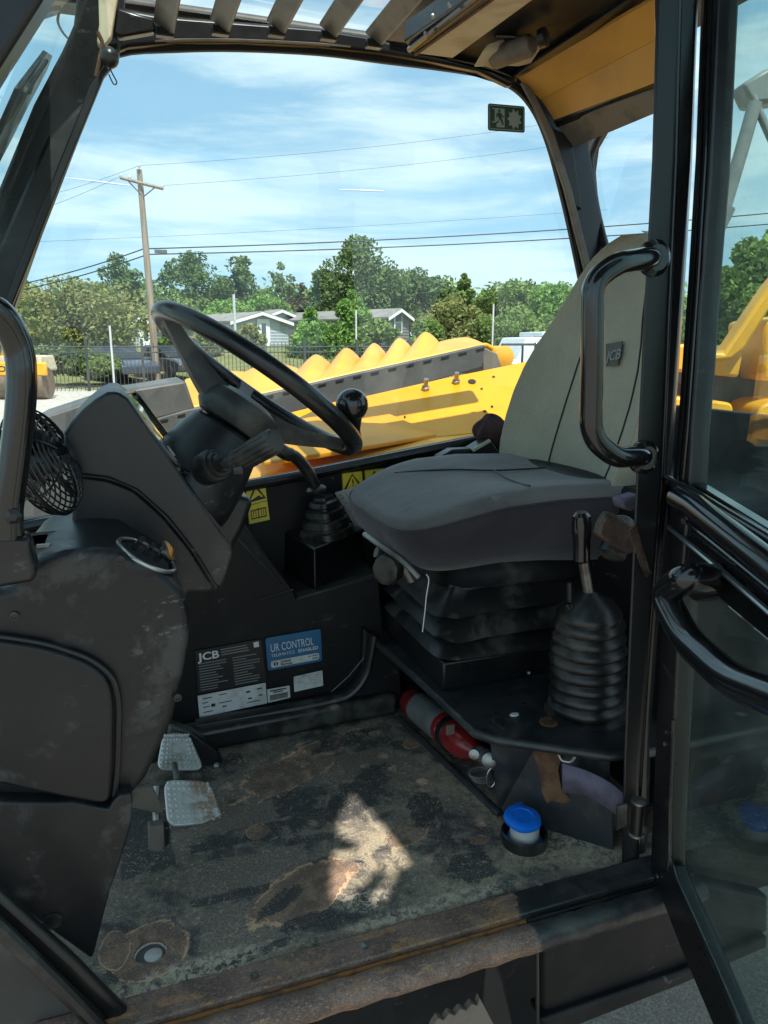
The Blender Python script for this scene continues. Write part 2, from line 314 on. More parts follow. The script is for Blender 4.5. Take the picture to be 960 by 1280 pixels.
# floor: black anti-slip sheet, dust, rust blotches, pale scuffs, worn panels
def floormat():
    m, t, p, oc = base('worn_rusty_floor_sheet')
    def blot(px, py, rx, ry, rot, amp=.5, ns=14, edge=.12):
        c = U(px, py, Z=0)
        mp_ = t.nodes.new('ShaderNodeMapping'); mp_.vector_type = 'TEXTURE'
        mp_.inputs['Location'].default_value = (c.x, c.y, 0); mp_.inputs['Rotation'].default_value = (0, 0, R(rot)); mp_.inputs['Scale'].default_value = (rx, ry, 1)
        lk(t, oc, mp_.inputs[0]); ln = t.nodes.new('ShaderNodeVectorMath'); ln.operation = 'LENGTH'; lk(t, mp_.outputs[0], ln.inputs[0])
        d = mth(t, 'ADD', ln.outputs['Value'], mth(t, 'MULTIPLY', mth(t, 'SUBTRACT', noise(t, oc, ns, 6, .62, .3), .5), amp*2))
        return d
    base_n = noise(t, oc, 6, 8, .68, .5); fine = noise(t, oc, 110, 6, .75); vf = noise(t, oc, 520, 3, .65); mid = noise(t, oc, 26, 9, .72, .6); grit = noise(t, oc, 210, 4, .8, .3)
    col = mixc(t, ramp(t, base_n, .43, .57), (.014, .017, .022), (.082, .074, .063))
    col = mixc(t, ramp(t, mid, .50, .60, 0, .75), col, (.125, .115, .092)); col = mixc(t, ramp(t, fine, .50, .62, 0, .5), col, (.022, .024, .026))
    def rect(a, b, hw, k):
        P0, P1 = U(*a, Z=0), U(*b, Z=0); c = (P0+P1)/2; ang = math.atan2((P1-P0).y, (P1-P0).x); hl = (P1-P0).length/2
        mp_ = t.nodes.new('ShaderNodeMapping'); mp_.vector_type = 'TEXTURE'
        mp_.inputs['Location'].default_value = (c.x, c.y, 0); mp_.inputs['Rotation'].default_value = (0, 0, ang); mp_.inputs['Scale'].default_value = (hl, hw, 1)
        lk(t, oc, mp_.inputs[0]); sp = t.nodes.new('ShaderNodeSeparateXYZ'); lk(t, mp_.outputs[0], sp.inputs[0])
        e = mth(t, 'MAXIMUM', mth(t, 'ABSOLUTE', sp.outputs[0]), mth(t, 'ABSOLUTE', sp.outputs[1]))
        e = mth(t, 'ADD', e, mth(t, 'MULTIPLY', mth(t, 'SUBTRACT', mid, .5), .5)); return ramp(t, e, .97, 1.0, k, 0)
    gritty = mixc(t, ramp(t, grit, .44, .60), (.056, .050, .043), (.118, .106, .090))
    for a, b, hw in (((236, 1103), (385, 1072), .040), ((250, 1170), (372, 1140), .046), ((232, 1035), (345, 1012), .036), ((400, 965), (500, 945), .05), ((400, 1180), (560, 1140), .02)):
        col = mixc(t, rect(a, b, hw, .9), col, gritty)
    for a, b, hw in (((236, 1132), (420, 1090), .010), ((236, 1063), (350, 1040), .012), ((150, 1060), (215, 1045), .09)):
        col = mixc(t, rect(a, b, hw, .9), col, (.012, .016, .020))
    for (px, py, rx, ry, rot, k) in ((600, 1000, .15, .06, 110, .95), (640, 1075, .20, .05, 20, .7), (540, 950, .12, .07, 60, .6), (470, 1060, .16, .12, 60, .85), (700, 1065, .14, .07, -20, .9), (430, 1170, .30, .03, -4, .6), (240, 1225, .14, .03, -4, .8), (560, 1110, .10, .04, 30, .8)):
        d = blot(px, py, rx, ry, rot, .6, 9); col = mixc(t, mth(t, 'MULTIPLY', ramp(t, d, .2, 1.1, k, 0), ramp(t, mid, .42, .54)), col, mixc(t, ramp(t, grit, .42, .6), (.13, .115, .083), (.21, .19, .14)))
    for (px, py, rx, ry, rot, amp) in ((380, 1114, .105, .055, 25, .6), (365, 962, .14, .06, 30, .7), (187, 1187, .062, .056, 0, .35), (322, 1040, .022, .022, 0, .5), (143, 1188, .022, .04, 0, .4), (512, 1040, .05, .03, 30, .6), (600, 1050, .02, .012, 0, .4), (520, 925, .05, .02, 30, .5)):
        d = blot(px, py, rx, ry, rot, amp, 15)
        body = mixc(t, ramp(t, mid, .42, .60), (.075, .050, .038), (.15, .098, .068)); body = mixc(t, ramp(t, grit, .46, .62, 0, .6), body, (.045, .038, .036))
        kk = .92 if px not in (365, 512) else .75
        col = mixc(t, ramp(t, d, .95, 1.0, kk, 0), col, body)
        rim = mth(t, 'MULTIPLY', ramp(t, d, .90, .96), ramp(t, d, .97, 1.03, 1, 0)); col = mixc(t, mth(t, 'MULTIPLY', mth(t, 'MULTIPLY', rim, kk*.9), ramp(t, mid, .44, .52)), col, (.33, .22, .13))
    for (px, py, rx, ry, rot) in ((350, 1128, .05, .02, 30), (395, 1150, .06, .02, 0), (430, 925, .1, .025, 20), (450, 990, .12, .05, 40), (590, 1085, .05, .04, 0), (290, 950, .03, .03, 0), (300, 1200, .1, .012, 10), (530, 1010, .06, .04, 70)):
        d = blot(px, py, rx, ry, rot, .8, 28); col = mixc(t, ramp(t, d, .8, .95, .9, 0), col, (.010, .013, .017))
    sp_ = mth(t, 'MULTIPLY', ramp(t, noise(t, oc, 130, 7, .8, .8), .56, .60), ramp(t, base_n, .46, .56)); col = mixc(t, mth(t, 'MULTIPLY', sp_, .8), col, (.25, .23, .18))
    for (px, py, rx, ry, rot) in ((225, 1222, .15, .035, 4), (720, 1058, .12, .055, -30), (580, 1120, .12, .02, 0), (480, 1150, .08, .015, 0), (455, 1125, .05, .03, 0)):
        d = blot(px, py, rx, ry, rot, .6, 14); col = mixc(t, mth(t, 'MULTIPLY', ramp(t, d, .5, 1.1, .9, 0), ramp(t, noise(t, oc, 85, 8, .75, .7), .48, .53)), col, (.24, .225, .185))
    nl = noise(t, oc, 13, 6, .55, 1.6); ln_ = mth(t, 'MULTIPLY', ramp(t, nl, .497, .501), ramp(t, nl, .501, .505, 1, 0)); col = mixc(t, mth(t, 'MULTIPLY', ln_, .6), col, (.30, .25, .17))
    col = mixc(t, ramp(t, vf, .54, .64, 0, .45), col, (.24, .22, .18)); col = mixc(t, ramp(t, vf, .36, .46, .5, 0), col, (.012, .012, .013))
    col = mixc(t, 1.0, col, (2.10, 1.93, 1.77), 'MULTIPLY')
    lk(t, col, p.inputs['Base Color'])
    lk(t, mth(t, 'ADD', .42, mth(t, 'MULTIPLY', mid, .5), True), p.inputs['Roughness'])
    h = mth(t, 'ADD', mth(t, 'MULTIPLY', mid, .6), mth(t, 'ADD', mth(t, 'MULTIPLY', fine, .35), mth(t, 'MULTIPLY', vf, .2)))
    bumpn(t, p, h, .7, .004)
    return m
M['floor'] = floormat()
def sillmat():
    m, t, p, oc = base('part_rusted_sill')
    s = t.nodes.new('ShaderNodeSeparateXYZ'); lk(t, oc, s.inputs[0]); big = noise(t, oc, 12, 7, .65, .4)
    k = ramp(t, mth(t, 'ADD', s.outputs[0], mth(t, 'MULTIPLY', mth(t, 'SUBTRACT', big, .5), .10)), .245, .252, 1, 0)
    st = noise(t, oc, 9, 9, .75, .6, (1, 4, 4))
    r_ = mixc(t, ramp(t, big, .40, .60), (.110, .068, .054), (.20, .130, .100)); r_ = mixc(t, mth(t, 'MULTIPLY', ramp(t, st, .50, .58), ramp(t, noise(t, oc, 30, 6, .7), .44, .56)), r_, (.32, .165, .075)); r_ = mixc(t, ramp(t, noise(t, oc, 190, 7, .8, .3, (1, 2.5, 2.5)), .53, .60, 0, .6), r_, (.42, .33, .24)); r_ = mixc(t, ramp(t, noise(t, oc, 300, 4, .7), .52, .62, 0, .5), r_, (.04, .028, .024))
    b_ = mixc(t, ramp(t, big, .4, .7), (.018, .020, .022), (.06, .06, .057))
    lk(t, mixc(t, k, b_, r_), p.inputs['Base Color']); lk(t, ramp(t, k, 0, 1, .35, .6), p.inputs['Roughness'])
    bumpn(t, p, mth(t, 'ADD', big, noise(t, oc, 90, 4)), .5, .003)
    return m
M['sill'] = sillmat()
def rustpedal():
    m, t, p, oc = base('alloy_pedal_rusted')
    s = t.nodes.new('ShaderNodeSeparateXYZ'); lk(t, oc, s.inputs[0])
    k = ramp(t, mth(t, 'ADD', s.outputs[0], mth(t, 'MULTIPLY', noise(t, oc, 25, 5), .05)), .015, .045)
    k = mth(t, 'MULTIPLY', k, ramp(t, noise(t, oc, 40, 6, .7), .4, .55))
    lk(t, mixc(t, mth(t, 'MULTIPLY', k, .75), (.66, .66, .63), (.34, .17, .08)), p.inputs['Base Color']); p.inputs['Metallic'].default_value = .2; p.inputs['Roughness'].default_value = .42
    bumpn(t, p, noise(t, oc, 200, 4), .3, .001); return m
M['pedal_rust'] = rustpedal()
def leafmat(name, c1, c2, c3=None):
    m = bpy.data.materials.new(name); m.use_nodes = True; t = m.node_tree; t.nodes.clear()
    o = t.nodes.new('ShaderNodeOutputMaterial'); g = t.nodes.new('ShaderNodeNewGeometry'); c = t.nodes.new('ShaderNodeTexCoord')
    col = mixc(t, g.outputs['Random Per Island'], c1, c2)
    col = mixc(t, ramp(t, noise(t, c.outputs['Object'], .9, 4), .42, .62, 0, .8), col, c3 or [x*1.3 for x in c2])
    d = t.nodes.new('ShaderNodeBsdfDiffuse'); tl = t.nodes.new('ShaderNodeBsdfTranslucent'); mxs = t.nodes.new('ShaderNodeMixShader'); mxs.inputs[0].default_value = .28
    lk(t, col, d.inputs[0]); lk(t, col, tl.inputs[0]); lk(t, d.outputs[0], mxs.inputs[1]); lk(t, tl.outputs[0], mxs.inputs[2]); lk(t, mxs.outputs[0], o.inputs[0]); return m
LEAF = {'dark': leafmat('dark_oak_leaves', (.085, .135, .05), (.15, .21, .08)), 'olive': leafmat('olive_leaves', (.15, .19, .065), (.25, .29, .10), (.33, .31, .13)),
        'pine': leafmat('light_pine_needles', (.13, .24, .06), (.21, .34, .09)), 'mid': leafmat('mid_green_leaves', (.12, .19, .055), (.20, .28, .085)),
        'pale': leafmat('pale_green_leaves', (.13, .19, .08), (.19, .25, .11)), 'shade': leafmat('sun_blocker_leaves', (.045, .050, .030), (.075, .078, .048), (.08, .075, .05)), 'brown': leafmat('bare_brown_twigs', (.13, .105, .07), (.17, .15, .09))}
# ================================================================= SETTING OUTSIDE
def groundmat():
    m, t, p, oc = base('yard_ground')
    s = t.nodes.new('ShaderNodeSeparateXYZ'); lk(t, oc, s.inputs[0])
    a = mixc(t, ramp(t, noise(t, oc, 160, 3, .7), .4, .65), (.17, .15, .125), (.36, .33, .28)); a = mixc(t, ramp(t, noise(t, oc, 2, 5), .4, .7, 0, .5), a, (.22, .185, .145))
    b = mixc(t, ramp(t, noise(t, oc, 5, 6, .7), .4, .65), (.42, .39, .33), (.56, .53, .47)); b = mixc(t, ramp(t, noise(t, oc, 45, 3, .8), .45, .6, 0, .5), b, (.3, .28, .24))
    lk(t, mixc(t, ramp(t, s.outputs[1], 4, 9), a, b), p.inputs['Base Color']); p.inputs['Roughness'].default_value = .95
    bumpn(t, p, noise(t, oc, 160, 3, .7), .7, .006); return m
M['ground'] = groundmat()
GZ = -.86
B().add([(-300, -120, GZ), (400, -120, GZ), (400, 700, GZ), (-300, 700, GZ)], [(0, 1, 2, 3)]).build('ground', M['ground'], kind='structure')
M['grass'] = mat('dry_green_grass', (.11, .14, .035), .95, (.20, .19, .07), 1.2, .4, .6, bump=.8, bs=14, bd=.05, dust=(.4, .45, .7, .5), dustc=(.24, .22, .11))
def bank(u, v):
    D = 29.5+u*120; z = GZ+.02+1.6*min(1, max(0, (D-29.5)/24))**1.2
    q = W(-400+v*2400, 430, D); return V((q.x, q.y, z+.05*math.sin(q.x)))
B().grid(bank, 40, 30).build('grass_bank', M['grass'], kind='structure')
# far hill
M['hill'] = mat('wooded_far_hill', (.05, .09, .06), 1, (.08, .12, .075), .04, .4, .6, bump=1, bs=.3, bd=2)
hp = [(560, 400), (620, 372), (660, 352), (685, 345), (715, 343), (760, 350), (860, 362), (960, 380), (1100, 400)]
B().grid(lambda u, v: (lambda a: V((a.x, a.y, GZ+(a.z-GZ)*v*(1+.02*math.sin(u*60)))) + hf*(v*80))(W(560+u*540, [y for x, y in [(560+u*540, 0)]][0] or (lambda X: next(y0+(y1-y0)*(X-x0)/(x1-x0) for (x0, y0), (x1, y1) in zip(hp, hp[1:]) if X <= x1+.01))(560+u*540), 500)), 40, 6).build('far_hill', M['hill'], kind='structure')
# trees
def leaves(b, centers, n, size, squash=1.0, rnd=random):
    vs, fs = b.v, b.f
    for _ in range(n):
        c, r_ = rnd.choice(centers)
        d = V((rnd.gauss(0, 1), rnd.gauss(0, 1), rnd.gauss(0, 1))).normalized(); k = r_*(rnd.random()**.33)
        p = c + V((d.x*k, d.y*k, d.z*k*squash))
        a = V((rnd.gauss(0, 1), rnd.gauss(0, 1), rnd.gauss(0, .7))).normalized(); q = a.cross(V((rnd.gauss(0, 1), rnd.gauss(0, 1), rnd.gauss(0, 1)))).normalized()
        s = size*(.6+.8*rnd.random()); o = len(vs)
        vs += [p-a*s, p+q*s*.55, p+a*s, p-q*s*.55]; fs.append((o, o+1, o+2, o+3))
class Q(B):
    def build(s, name, m, parent=None, **tags):
        off = V((0, 0, 0)); p = parent
        while p is not None: off += p.location; p = p.parent
        me = bpy.data.meshes.new(name); me.from_pydata([tuple(q-off) for q in s.v], [], s.f); me.materials.append(m)
        o = bpy.data.objects.new(name, me); COL.objects.link(o); o.parent = parent
        for a, b in tags.items(): o[a] = b
        return o
def tree(px, ytop, wpx, D, kind, label, ybase=440, shape='round', n=3800, group='trees beyond the fence'):
    top = W(px, ytop, D); wd = wpx/948*D*1.12; gz = GZ + (1.5 if D > 50 else .6); H = top.z-gz
    t_ = T('pine_tree' if shape == 'cone' else 'broadleaf_tree', label, 'tree', (top.x, top.y, gz), group)
    cs = []
    if shape == 'cone':
        for i in range(40):
            h = random.random()**1.2; rr = wd*.5*(1-h)**.75*(.6+.4*random.random()); an = random.random()*6.28
            cs.append((V((top.x+math.cos(an)*rr*.75, top.y+math.sin(an)*rr*.75, gz+H*(.10+.87*h))), wd*.19*(1.2-h)))
    else:
        cz = gz+H*.52
        for i in range(44):
            d = V((random.gauss(0, 1), random.gauss(0, 1), random.gauss(0, 1))).normalized(); k = random.uniform(.45, .86)
            cs.append((V((top.x+d.x*wd*.5*k, top.y+d.y*wd*.42*k, cz+d.z*H*.45*k)), wd*random.uniform(.09, .19)))
        cs.append((V((top.x, top.y, gz+H-wd*.13)), wd*.13))
    b = Q(); leaves(b, cs, int(n*1.7), max(.13, D/948*2.5), .85)
    b.build('crown', LEAF[kind], t_)
    tb = B(); r0 = max(.12, wd*.035); base_ = V((top.x, top.y, gz)); tb.tube([base_, base_+V((.1, 0, H*.35)), base_+V((-.1, .1, H*.75))], [r0, r0*.75, r0*.3], 8)
    for c, rr in cs[:6]: tb.tube([base_+V((0, 0, H*random.uniform(.3, .5))), (base_+V((0, 0, H*.5))+c)/2+V((0, 0, .2)), c], [r0*.45, r0*.3, r0*.12], 5)
    tb.build('trunk', M['bark'], t_)
    return t_
TREES = [
 (92, 344, 175, 44, 'olive', 'wide olive green broadleaf tree left of the utility pole, behind the iron fence', 'round', 7500),
 (143, 314, 66, 62, 'dark', 'rounded dark tree rising just left of the utility pole above the olive tree', 'round', 3600),
 (38, 362, 55, 58, 'mid', 'small mid green tree at the far left edge of the side window', 'round', 2800),
 (215, 372, 80, 60, 'mid', 'low green tree directly behind the utility pole base', 'round', 3200),
 (243, 310, 100, 76, 'dark', 'tall dark spreading tree right of the utility pole, first of the high pair', 'round', 4500),
 (303, 318, 66, 74, 'dark', 'tall dark narrow tree joined to the spreading one above the grey house', 'round', 3400),
 (351, 326, 40, 80, 'pale', 'thin pale green tree standing between the two tallest dark trees', 'round', 1500),
 (376, 352, 46, 72, 'brown', 'brownish half bare tree left of the tallest tree', 'round', 2200),
 (447, 290, 124, 68, 'dark', 'tallest full dark green tree with a flat top, in the middle of the view', 'round', 12000),
 (275, 372, 80, 64, 'pine', 'low bright green tree behind the left end of the grey house roof', 'round', 3000),
 (330, 366, 70, 66, 'pine', 'low bright green tree behind the gable peak of the grey house', 'round', 3000),
 (438, 362, 92, 47, 'pine', 'light green pine in front of the tallest tree with a pale post beside it', 'cone', 6000),
 (388, 384, 66, 46, 'pine', 'smaller light green pine just right of the grey house', 'cone', 4000),
 (525, 331, 86, 70, 'dark', 'dark rounded tree right of the tallest tree, above the brown house', 'round', 4200),
 (580, 342, 64, 72, 'mid', 'mid green tree with a peaked top behind the leafy yellowing hedge tree', 'cone', 3400),
 (640, 346, 92, 66, 'mid', 'broad bright green tree above the white truck', 'round', 4500),
 (700, 350, 84, 62, 'pine', 'bright green tree nearest the seat back under the hill', 'round', 4200),
 (566, 376, 96, 48, 'olive', 'yellowing leafy tree right of the brown house', 'round', 5000),
 (648, 384, 110, 47, 'mid', 'low dense green tree behind the white truck and pale post', 'round', 5000),
 (209, 420, 34, 40, 'mid', 'small bush by the foot of the utility pole behind the fence', 'round', 1500),
 (312, 402, 40, 47, 'olive', 'small shrub tree in front of the grey gabled house', 'round', 1600),
 (392, 400, 50, 45, 'pine', 'round light green bush tree below the tallest tree', 'round', 3000),
 (470, 396, 56, 46, 'mid', 'low bush tree between the light pine and the brown house', 'round', 3200),
 (540, 398, 50, 46, 'mid', 'low bush tree at the right corner of the brown house', 'round', 3000),
 (255, 408, 44, 46, 'olive', 'low bush at the left end of the grey house roof', 'round', 2200),
 (30, 438, 80, 30.5, 'dark', 'dark green shrub behind the fence above the yellow road roller', 'round', 2600),
 (88, 440, 70, 31, 'dark', 'dark green shrub behind the fence between the roller and the pale post', 'round', 2600),
 (126, 446, 50, 31, 'mid', 'low shrub behind the fence just left of the pale post', 'round', 2000),
 (930, 305, 90, 30, 'mid', 'green tree seen through the open door glass below the wires', 'round', 5500),
 (1010, 250, 150, 26, 'mid', 'large tree at the right edge seen through the door glass', 'round', 6500),
]
for a in TREES: tree(a[0], a[1], a[2], a[3], a[4], a[5], shape=a[6], n=a[7])
b = Q(); cs = []
for i in range(420):
    px = -200+i*3.5; D = 90+random.uniform(-4, 8); yt = 352+8*math.sin(px*.031)+6*math.sin(px*.083+2); q = W(px, random.uniform(yt+22, 430), D); cs.append((q, random.uniform(1.6, 3.2)))
leaves(b, cs, 42000, .42, .8); b.build('woods', LEAF['mid'], kind='stuff')
# unseen tree added behind the camera to keep direct sun off the cab
sh_c = V((.45, .93, .30)) + SUN*3.0
t_ = T('broadleaf_tree', 'added sun-blocking tree, out of view on the open door side of the machine', 'tree', (sh_c.x+.9, sh_c.y-.9, GZ))
b = Q(); vs0 = []
ga = [U(x, y, Z=0) for x, y in ((442, 998), (424, 1033), (424, 1051), (447, 1056), (447, 1062), (422, 1063), (418, 1096), (418, 1116), (440, 1121), (474, 1084), (482, 1090), (459, 1118), (480, 1128), (487, 1102), (494, 1085), (508, 1082), (492, 1053), (471, 1027))]  # outline of the leaf-free gap that shapes the sun patch on the floor
side = SUN.cross(V((0, 0, 1))).normalized(); upv = side.cross(SUN)
def inpoly(p, poly):
    x, y = p; c = False; j = len(poly)-1
    for i in range(len(poly)):
        (xi, yi), (xj, yj) = poly[i], poly[j]
        if (yi > y) != (yj > y) and x < (xj-xi)*(y-yi)/(yj-yi)+xi: c = not c
        j = i
    return c
gc = sum(ga, V((0, 0, 0)))/len(ga); ga = [gc+(g-gc)*1.16 for g in ga]
poly = [((g-sh_c).dot(side), (g-sh_c).dot(upv)) for g in ga]
rnd = random.Random(3)
for _ in range(30000):
    d = V((rnd.gauss(0, 1), rnd.gauss(0, 1), rnd.gauss(0, 1))).normalized()*(rnd.random()**.33)
    p = sh_c + side*d.x*2.1 + upv*d.y*.97 + SUN*d.z*.75
    lp = ((p-sh_c).dot(side), (p-sh_c).dot(upv)); s = .03+.04*rnd.random()
    if abs(lp[0]-poly[0][0]) < .30 and abs(lp[1]-poly[0][1]) < .30: continue
    a_ = V((rnd.gauss(0, 1), rnd.gauss(0, 1), rnd.gauss(0, 1))).normalized(); q = a_.cross(V((rnd.gauss(0, 1), rnd.gauss(0, 1), rnd.gauss(0, 1)))).normalized()
    o = len(b.v); b.v += [p-a_*s, p+q*s*.8, p+a_*s, p-q*s*.8]; b.f.append((o, o+1, o+2, o+3))
for _ in range(26000):  # small leaves packed around the gap to sharpen the sun patch
    gx, gy = poly[0][0]+rnd.uniform(-.34, .34), poly[0][1]+rnd.uniform(-.34, .34)
    if inpoly((gx, gy), poly): continue
    p = sh_c + side*gx + upv*gy - SUN*rnd.uniform(.2, .5); s = .011
    a_ = V((rnd.gauss(0, 1), rnd.gauss(0, 1), rnd.gauss(0, 1))).normalized(); q = a_.cross(V((rnd.gauss(0, 1), rnd.gauss(0, 1), rnd.gauss(0, 1)))).normalized()
    o = len(b.v); b.v += [p-a_*s, p+q*s*.8, p+a_*s, p-q*s*.8]; b.f.append((o, o+1, o+2, o+3))
b.build('crown', LEAF['shade'], t_)
tb = B(); g0 = V((sh_c.x+.9, sh_c.y-.9, GZ)); tb.tube([g0, g0+V((.05, 0, 1.6)), g0+V((-.2, .1, 3.6))], [.13, .10, .06], 10)
for dx, dy in ((-1.2, .2), (.9, .3), (-.4, -.5), (.4, .6)): tb.tube([g0+V((-.1, 0, 2.9)), g0+V((-.6+dx*.5, .5+dy*.4, 3.8)), g0+V((-.9+dx, .9+dy, 4.2))], [.06, .045, .02], 6)
tb.build('trunk', M['bark'], t_)
# utility pole and wires
pt, pb = W(174, 212, 33), W(197, 482, 33)
pole_b = V((pb.x, pb.y, GZ+.2))
t_ = T('utility_pole', 'wooden utility pole with one crossarm and insulators beyond the fence', 'utility pole', pole_b)
B().tube([pole_b, pt], [.17, .11], 12).build('pole', M['polewood'], t_)
ca, cb = W(150, 222, 32.8), W(204, 236, 32.8)
B().tube([ca, cb], .065, 4).build('crossarm', M['polewood'], t_, smooth=0)
for a, c in (((160, 226), (177, 244)), ((194, 234), (179, 246))): B().tube([W(*a, 32.8), W(*c, 32.9)], .025, 5).build('brace', M['edge'], t_)
for q in ((151, 219), (162, 221), (203, 233), (174, 207)):
    c = W(*q, 32.8); B().lathe([(.03, -.1), (.05, -.05), (.06, 0), (.03, .06)], c, n=8).build('insulator', M['galv'], t_)
B().box(W(201, 314.5, 32.6), (.5, .12, .14)).build('splice_box', M['edge'], t_)
def wire(a, c, Da, Dc, label, r_=.016, sag=.25, name='power_line'):
    p, q = W(*a, Da), W(*c, Dc); pts = [p.lerp(q, i/24)-V((0, 0, sag*4*(i/24)*(1-i/24))) for i in range(25)]
    o = B().tube(pts, r_, 5).build(name, M['wire']); o['label'] = label; o['category'] = 'cable'; o['group'] = 'overhead wires'
wire((183, 311), (1010, 262), 33, 40, 'upper of the two dark cables running right from the utility pole', .026)
wire((185, 318), (1010, 276), 33, 40, 'lower of the two dark cables running right from the utility pole', .026)
wire((-60, 369), (180, 311), 36, 33, 'upper of the two dark cables running left and down from the utility pole', .026)
wire((-60, 376), (182, 319), 36, 33, 'lower of the two dark cables running left and down from the utility pole', .026)
wire((174, 207), (700, 152), 33, 45, 'thin faint wire running right from the tip of the utility pole', .006)
wire((-40, 262), (174, 207), 38, 33, 'thin faint wire running left from the tip of the utility pole', .007)
wire((203, 232), (760, 172), 33, 45, 'thin faint wire running right from the end of the crossarm', .006)
wire((-40, 285), (151, 220), 38, 33, 'thin faint wire running left from the end of the crossarm', .007)
wire((-40, 305), (760, 262), 60, 60, 'faintest wire crossing low over the sky behind the pole', .009)
for a, c, l in (((80, 222), (162, 232), 'long thin white contrail left of the utility pole'), ((424, 237), (479, 239), 'short white contrail in the middle of the sky')):
    p, q = W(*a, 2500), W(*c, 2500); o = B().tube([p, p.lerp(q, .5), q], [1.0, 3.2, 2.2], 6).build('contrail', M['lightprint']); o['label'] = l; o['category'] = 'contrail'; o['group'] = 'contrails'
# posts
for x0, y0, x1, y1, D, l, r_ in ((137, 407, 143, 492, 26, 'pale thin post in front of the fence, left of the utility pole', .035), (445, 388, 446, 462, 30, 'pale thin post rising above the yellow scallops beside the light pine', .035),
                        (617, 380, 618, 440, 30, 'pale thin post left of the white truck', .035), (292, 368, 293, 400, 50, 'short far post above the roof of the grey house', .09)):
    a, c = W(x0, y0, D), W(x1, y1, D); c.z = max(GZ, min(c.z, GZ+1.4)) if D > 28 else GZ
    o = B().tube([V((a.x, a.y, c.z)), a], r_, 8).build('post', M['galv']); o['label'] = l; o['category'] = 'post'; o['group'] = 'pale posts in the yard'
# fence
t_ = T('iron_fence', 'dark iron picket fence along the far side of the yard', 'fence', W(100, 492, 27.5))
pk = B(); e0, e1 = W(-260, 437, 27.5), W(760, 431, 31); n = 210
for i in range(n+1):
    p = e0.lerp(e1, i/n); pk.box((p.x, p.y, GZ+.92), (.022, .022, 1.78))
    if i % 14 == 0: B().box((p.x, p.y, GZ+.97), (.10, .10, 1.94)).build('post', M['fence'], t_)
pk.build('pickets', M['fence'], t_, smooth=0, kind='stuff')
for z in (.18, 1.45, 1.66): B().tube([V((e0.x, e0.y, GZ+z)), V((e1.x, e1.y, GZ+z))], .025, 4).build('rail', M['fence'], t_, smooth=0)
# houses
M['siding'] = mat('grey_blue_siding', (.42, .47, .50), .7, (.38, .43, .46), 2)
M['siding2'] = mat('brown_grey_siding', (.20, .19, .18), .8, (.16, .15, .145), 2)
M['shingle'] = mat('grey_shingle_roof', (.24, .23, .21), .9, (.17, .165, .155), 1.2, bump=.6, bs=8, bd=.03)
M['trimw'] = mat('white_house_trim', (.72, .73, .72), .6)
M['winglass'] = mat('dark_window_glass', (.07, .09, .10), .1)
def house(cx, D, wpx, yeave, ypeak, ybase, axis_deg, length, wall, label, feat):
    """gable end centred at px cx, its ridge running back along axis_deg (0 = straight away)"""
    c = W(cx, yeave, D); wd = wpx/948*D; ez = c.z; pz = W(cx, ypeak, D).z; bz = W(cx, ybase, D).z-.6
    A = hf*math.cos(R(axis_deg)) + rt*math.sin(R(axis_deg)); A.z = 0; A.normalize(); G = V((A.y, -A.x, 0))
    if abs(G.dot(rt)) < .2: G = rt.copy()
    c0 = V((c.x, c.y, 0)); h = house_t = T('house', label, 'house', (c.x, c.y, bz), 'houses beyond the fence')
    P = lambda s, z, d=0: c0 + G*(s*wd/2) + A*d + V((0, 0, z))
    wl = B(); wl.prism([P(-1, bz), P(1, bz), P(1, ez), P(0, pz), P(-1, ez)], A*length).build('wall', wall, h, smooth=0)
    rows = int((pz-bz)/.22); sb = B()
    for i in range(rows):
        z = bz+.1+i*.22; k = 1 if z < ez else max(0, (pz-z)/(pz-ez))
        if k > .08: sb.box(c0+V((0, 0, z))-A*.02, (wd*k*.99, .03, .03), Matrix((G, A, V((0, 0, 1)))).transposed())
    sb.build('siding_boards', wall, h, smooth=0, kind='stuff')
    for s in (-1, 1):
        o_ = .35; B().prism([P(0, pz+.02, -.4), P(s*1.10, ez-(pz-ez)*.10, -.4), P(s*1.10, ez-(pz-ez)*.10+.12, -.4), P(0, pz+.16, -.4)], A*(length+.8)).build('roof', M['shingle'], h, smooth=0)
        B().prism([P(0, pz-.12, -.44), P(s*1.10, ez-(pz-ez)*.10-.16, -.44), P(s*1.10, ez-(pz-ez)*.10+.06, -.44), P(0, pz+.10, -.44)], A*.03).build('fascia', M['trimw'], h, smooth=0)
    for (s, z0, z1, hw, kind) in feat:
        zz0, zz1 = bz+.6+z0, bz+.6+z1; R3 = Matrix((G, A, V((0, 0, 1)))).transposed()
        f = B(); f.box(P(s, (zz0+zz1)/2, -.05), (hw*2+.2, .06, zz1-zz0+.2), R3)
        fo = f.build('door' if kind == 'd' else 'window', M['trimw'], h, smooth=0)
        if kind == 'd': B().box(P(s, zz0+(zz1-zz0)*.66, -.10), (hw*.8, .04, (zz1-zz0)*.45), R3).build('pane', M['winglass'], fo, smooth=0)
        else:
            for q in (0, 1): B().box(P(s, zz0+(zz1-zz0)*(.26+.48*q), -.10), (hw*2-.05, .04, (zz1-zz0)*.43), R3).build('pane', M['winglass'], fo, smooth=0)
    return h
house(325, 56, 84, 403, 392, 437, -42, 13, M['siding'], 'pale grey gabled house with a white door behind the steering wheel rim', [(.10, .1, 2.1, .45, 'd')])
house(350, 64, 70, 400, 389, 432, -42, 10, M['siding'], 'pale grey house whose roof shows just behind the gabled one', [])
house(497, 58, 44, 398, 388, 425, -48, 12, M['siding2'], 'brown grey house with a white window, between the pine and yellowing tree', [(0, .6, 2.0, .36, 'w')])
house(172, 56, 60, 408, 399, 440, -35, 9, M['siding'], 'pale house half hidden behind the utility pole and olive tree', [(.3, .1, 2.0, .4, 'd')])
